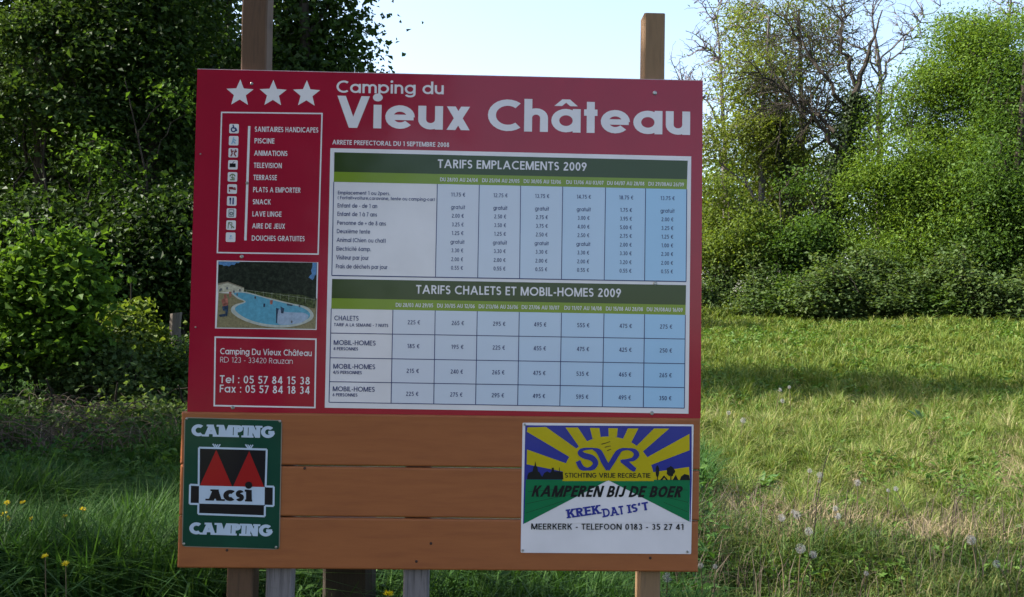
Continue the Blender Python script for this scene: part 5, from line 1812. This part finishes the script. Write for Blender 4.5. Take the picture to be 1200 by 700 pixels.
FLUFF = leaf_mat('dandelion_fluff', [(0.32, 0.31, 0.31), (0.42, 0.42, 0.42), (0.52, 0.51, 0.51)], .5, .8, .1, tint=(1, 1, 1))
STEM = leaf_mat('flower_stem', [(0.10, 0.09, 0.05), (0.13, 0.10, 0.06), (0.16, 0.11, 0.07)], .2, .5, .3)
YFL = leaf_mat('yellow_petal', [(0.55, 0.42, 0.01), (0.7, 0.55, 0.015), (0.75, 0.6, 0.02)], .3, .5, .3, tint=(1, 1, .6))
GLEAF = leaf_mat('broad_leaf', [(0.05, 0.11, 0.02), (0.07, 0.15, 0.03), (0.09, 0.18, 0.035)], .35, .35, .5)


def clock_mesh(seed):
    rng = np.random.default_rng(seed)
    n = 95
    i = np.arange(n) + .5
    ph = np.arccos(1 - 2 * i / n); th = np.pi * (1 + 5 ** .5) * i
    D = np.stack([np.cos(th) * np.sin(ph), np.sin(th) * np.sin(ph), np.cos(ph)], 1)
    D = unit(D + rng.normal(0, .06, D.shape))
    D = D[clump(D, seed + 40, 2.2) > -.28]
    bf = Buf(); R = .021
    bf.tubes(np.stack([D * .004, D * .013, D * R], 1), .00035, .00035, 3)
    for q in range(4):
        t = unit(np.cross(D, rand_dirs(len(D), rng)))
        s = unit(np.cross(D, t))
        bf.leaves(D * (R + .0005) + t * .0032, unit(t + D * .35), s, np.full(len(D), .0075), np.full(len(D), .0011), 0)
    return bf.mesh('seed_head', FLUFF)


def core_mesh():
    bf = Buf(); bf.tube([(0, 0, -.006), (0, 0, -.002), (0, 0, .003), (0, 0, .005)], [.001, .0045, .0045, .002], 8)
    return bf.mesh('receptacle', STEM)


HEADS = [clock_mesh(i) for i in range(3)]
CORE = core_mesh()
DC = [(821, 663, 4.55, 'dandelion clock almost touching the lower right end of the planks'), (838, 664, 4.6, 'dandelion clock just right of the one almost touching the planks'),
      (782, 677, 4.5, 'dandelion clock under the planks beside the right-hand tan post'), (938, 643, 5.0, 'biggest round dandelion clock, on a reddish stem in the shaded grass'),
      (953, 650, 5.0, 'dandelion clock just below and right of the biggest one'), (948, 623, 5.5, 'dandelion clock above the biggest one, at the edge of the shade'),
      (916, 607, 5.7, 'dandelion clock up and left of the biggest one'), (930, 600, 5.6, 'pale dandelion clock of a pair, the left one, at the shade edge'), (934, 604, 5.6, 'pale dandelion clock of a pair, the right one, at the shade edge'),
      (949, 552, 6.6, 'dandelion clock left of the leaning dark stalk in the sun'), (961, 557, 6.5, 'upper dandelion clock beside the leaning dark stalk'), (960, 564, 6.5, 'dandelion clock right under the one beside the leaning dark stalk'),
      (982, 605, 5.8, 'dandelion clock left of the broad-leaved dock in the half shade'), (979, 596, 5.9, 'small dandelion clock above the one left of the dock in the half shade'), (1005, 566, 6.3, 'lone dandelion clock in the sun above the half-shaded dock'),
      (1041, 575, 6.3, 'ragged dandelion clock right of the half-shaded dock'), (1050, 573, 6.4, 'dandelion clock beside the ragged one right of the half-shaded dock'), (1138, 633, 5.2, 'large ragged dandelion clock in the lower right shade'),
      (1168, 661, 4.9, 'dandelion clock nearest the lower right corner'), (1015, 672, 4.8, 'dandelion clock low in the shaded grass, lowest in the middle of the right side'), (925, 454, 11, 'far white dandelion clock, right one of three at the edge of the dark shade band'),
      (914, 457, 10.9, 'far white dandelion clock, left one of three at the edge of the dark shade band'), (917, 470, 10.3, 'far white dandelion clock, lowest of three at the edge of the dark shade band'), (854, 484, 9.4, 'dandelion clock in the sunny grass near the right edge of the board'),
      (871, 493, 9.0, 'dandelion clock lower right of the one in the sunny grass near the board edge')]
rgd = np.random.default_rng(12)
for i, (px, py, d, lab) in enumerate(DC):
    p = at(px, py, d)
    ox, oy = rgd.normal(0, .05, 2)
    g0 = float(gz(p[0] + ox, d + oy))
    root = thing('dandelion_clock', lab, 'flower', (p[0] + ox, d + oy, g0), 'dandelion clocks in the grass')
    top = p - np.array([p[0] + ox, d + oy, g0])
    w = np.linspace(0, 1, 8)[:, None]
    pts = np.array([0, 0, 0]) * (1 - w) + top * w
    pts[:, 0] += np.sin(w[:, 0] * 3.1) * rgd.normal(0, .02)
    bf = Buf(); bf.tube(pts, np.linspace(.0035, .0025, 8), 6); bf.obj('stem', STEM, root)
    sc = 1.1 if i in (3, 17) else .5 + .5 * rgd.random()
    if d > 8:
        sc *= 1.35
    hd = link('seed_head', HEADS[i % 3], root); hd.location = top; hd.rotation_euler = (rgd.normal(0, .3), rgd.normal(0, .3), rgd.random() * 6); hd.scale = (sc,) * 3
    c = link('receptacle', CORE, root); c.location = top; c.scale = (sc,) * 3


def flower_mesh():
    bf = Buf(); n = 34
    rng = np.random.default_rng(2)
    a = rng.random(n) * 6.28
    e = .1 + .9 * rng.random(n)
    D = np.stack([np.cos(a) * np.cos(e), np.sin(a) * np.cos(e), np.sin(e)], 1)
    s = unit(np.cross(D, np.array([0, 0, 1.0])))
    bf.leaves(D * .012, D, s, np.full(n, .022), np.full(n, .006), .2)
    return bf.mesh('petals', YFL)


FM = flower_mesh()
YF = [(27, 590, 6.6, 'yellow dandelion flower, left one of the upper two at the left edge'), (37, 609, 6.3, 'yellow dandelion flower right below the upper two at the left edge'), (5, 603, 6.4, 'yellow dandelion flower cut near the left edge'),
      (76, 606, 6.2, 'yellow dandelion flower near the grass bend left of the planks'), (97, 598, 6.4, 'yellow dandelion flower nearest the green plate, among the left grass'),
      (53, 653, 5.4, 'lower yellow dandelion flower in the left foreground grass'), (77, 662, 5.2, 'lowest yellow dandelion flower in the left foreground grass'), (8, 590, 6.5, 'yellow dandelion flower at the very left, level with the upper one'),
      (455, 698, 4.7, 'yellow dandelion flower under the planks between the stump and a grey post'), (8, 609, 6.2, 'yellow dandelion flower just under the one cut near the left edge')]
for i, (px, py, d, lab) in enumerate(YF):
    d -= 1.5
    p = at(px, py, d)
    g0 = float(gz(p[0], d))
    root = thing('yellow_flower', lab, 'flower', (p[0], d, g0), 'yellow dandelion flowers')
    h = p[2] - g0
    bf = Buf(); bf.tube([(0, 0, 0), (.01, 0, h * .5), (0, 0, h)], [.003, .0025, .002], 6); bf.obj('stem', STEM, root)
    q = link('petals', FM, root); q.location = (0, 0, h); q.scale = (.7 + .25 * rgd.random(),) * 3; q.rotation_euler = (rgd.normal(0, .4), rgd.normal(0, .4), rgd.random() * 6)


def dock(label, px, py, d, n, L, seed):
    rng = np.random.default_rng(seed)
    p = at(px, py, d)
    b = (p[0], d, float(gz(p[0], d)))
    bf = Buf()
    for i in range(n):
        a = rng.random() * 6.28; e = .35 + .9 * rng.random(); l = L * (.6 + .6 * rng.random()); w = l * .22
        k = 6
        V = []
        for j in range(k):
            t = j / (k - 1)
            r = l * t * math.cos(e) * (1 + .2 * t); z = l * t * math.sin(e) - .45 * l * t * t * (1 - .4 * math.sin(e))
            hw = w / 2 * math.sin(math.pi * (.12 + .86 * t)) ** .8
            c, s = math.cos(a), math.sin(a)
            wv = .012 * math.sin(j * 2.1 + i)
            V += [(r * c - hw * s, r * s + hw * c, z + hw * .5 + wv), (r * c, r * s, z), (r * c + hw * s, r * s - hw * c, z + hw * .5 - wv)]
        f = []
        for j in range(k - 1):
            f += [(3 * j, 3 * j + 1, 3 * j + 4, 3 * j + 3), (3 * j + 1, 3 * j + 2, 3 * j + 5, 3 * j + 4)]
        bf.add(V, f)
    o = bf.obj('dock_plant', GLEAF, None, True); o.location = b
    tag(o, label, 'plant', 'broad-leaved weeds in the meadow')


dock('bright broad-leaved dock in the sun, right of the white plate', 888, 532, 7.6, 22, .26, 1)
dock('broad-leaved dock in half shade among the dandelion clocks', 1020, 612, 5.9, 16, .22, 2)
dock('broad-leaved weed at the right edge in the sunny grass', 1190, 568, 6.6, 14, .24, 3)
dock('broad-leaved weed in the sunny grass above the shade edge', 1085, 470, 10.5, 14, .3, 4)


def stalk(name, label, pix, d, r, m):
    pts = np.array([at(px, py, d) for px, py in pix])
    g0 = float(gz(pts[0, 0], d))
    base = np.array([pts[0, 0], d, g0])
    pts = np.vstack([[base], pts[1:]]) if pts[0, 2] - g0 < .25 else np.vstack([[base], pts])
    w = np.linspace(0, 1, 10)
    s = np.linspace(0, 1, len(pts))
    q = np.stack([np.interp(w, s, pts[:, i]) for i in range(3)], 1) - base
    bf = Buf(); bf.tube(q, np.linspace(r, r * .5, 10), 6)
    o = bf.obj(name, m); o.location = base
    tag(o, label, 'stalk', 'dry stalks in the grass')


stalk('dry_stalk', 'long thin dark stalk leaning right above the dandelion clocks', [(950, 640), (957, 590), (966, 545), (974, 522)], 5.6, .0035, BARK_D)
stalk('dry_stalk', 'pale straw stalk standing in the shaded grass', [(921, 680), (917, 660), (910, 635)], 5.0, .003, STRAW)
stalk('dry_stalk', 'pale bent stalk below the planks between the grey post and the stump', [(383, 700), (378, 692), (364, 676), (357, 662)], 4.7, .003, STRAW)
stalk('dry_stalk', 'pale stalk lying across the grass at the right edge', [(1200, 578), (1196, 574), (1184, 569)], 6.4, .004, STRAW)
stalk('dry_stalk', 'grey stalk leaning left of the green plate', [(175, 610), (180, 600), (190, 585)], 6.5, .003, STRAW)
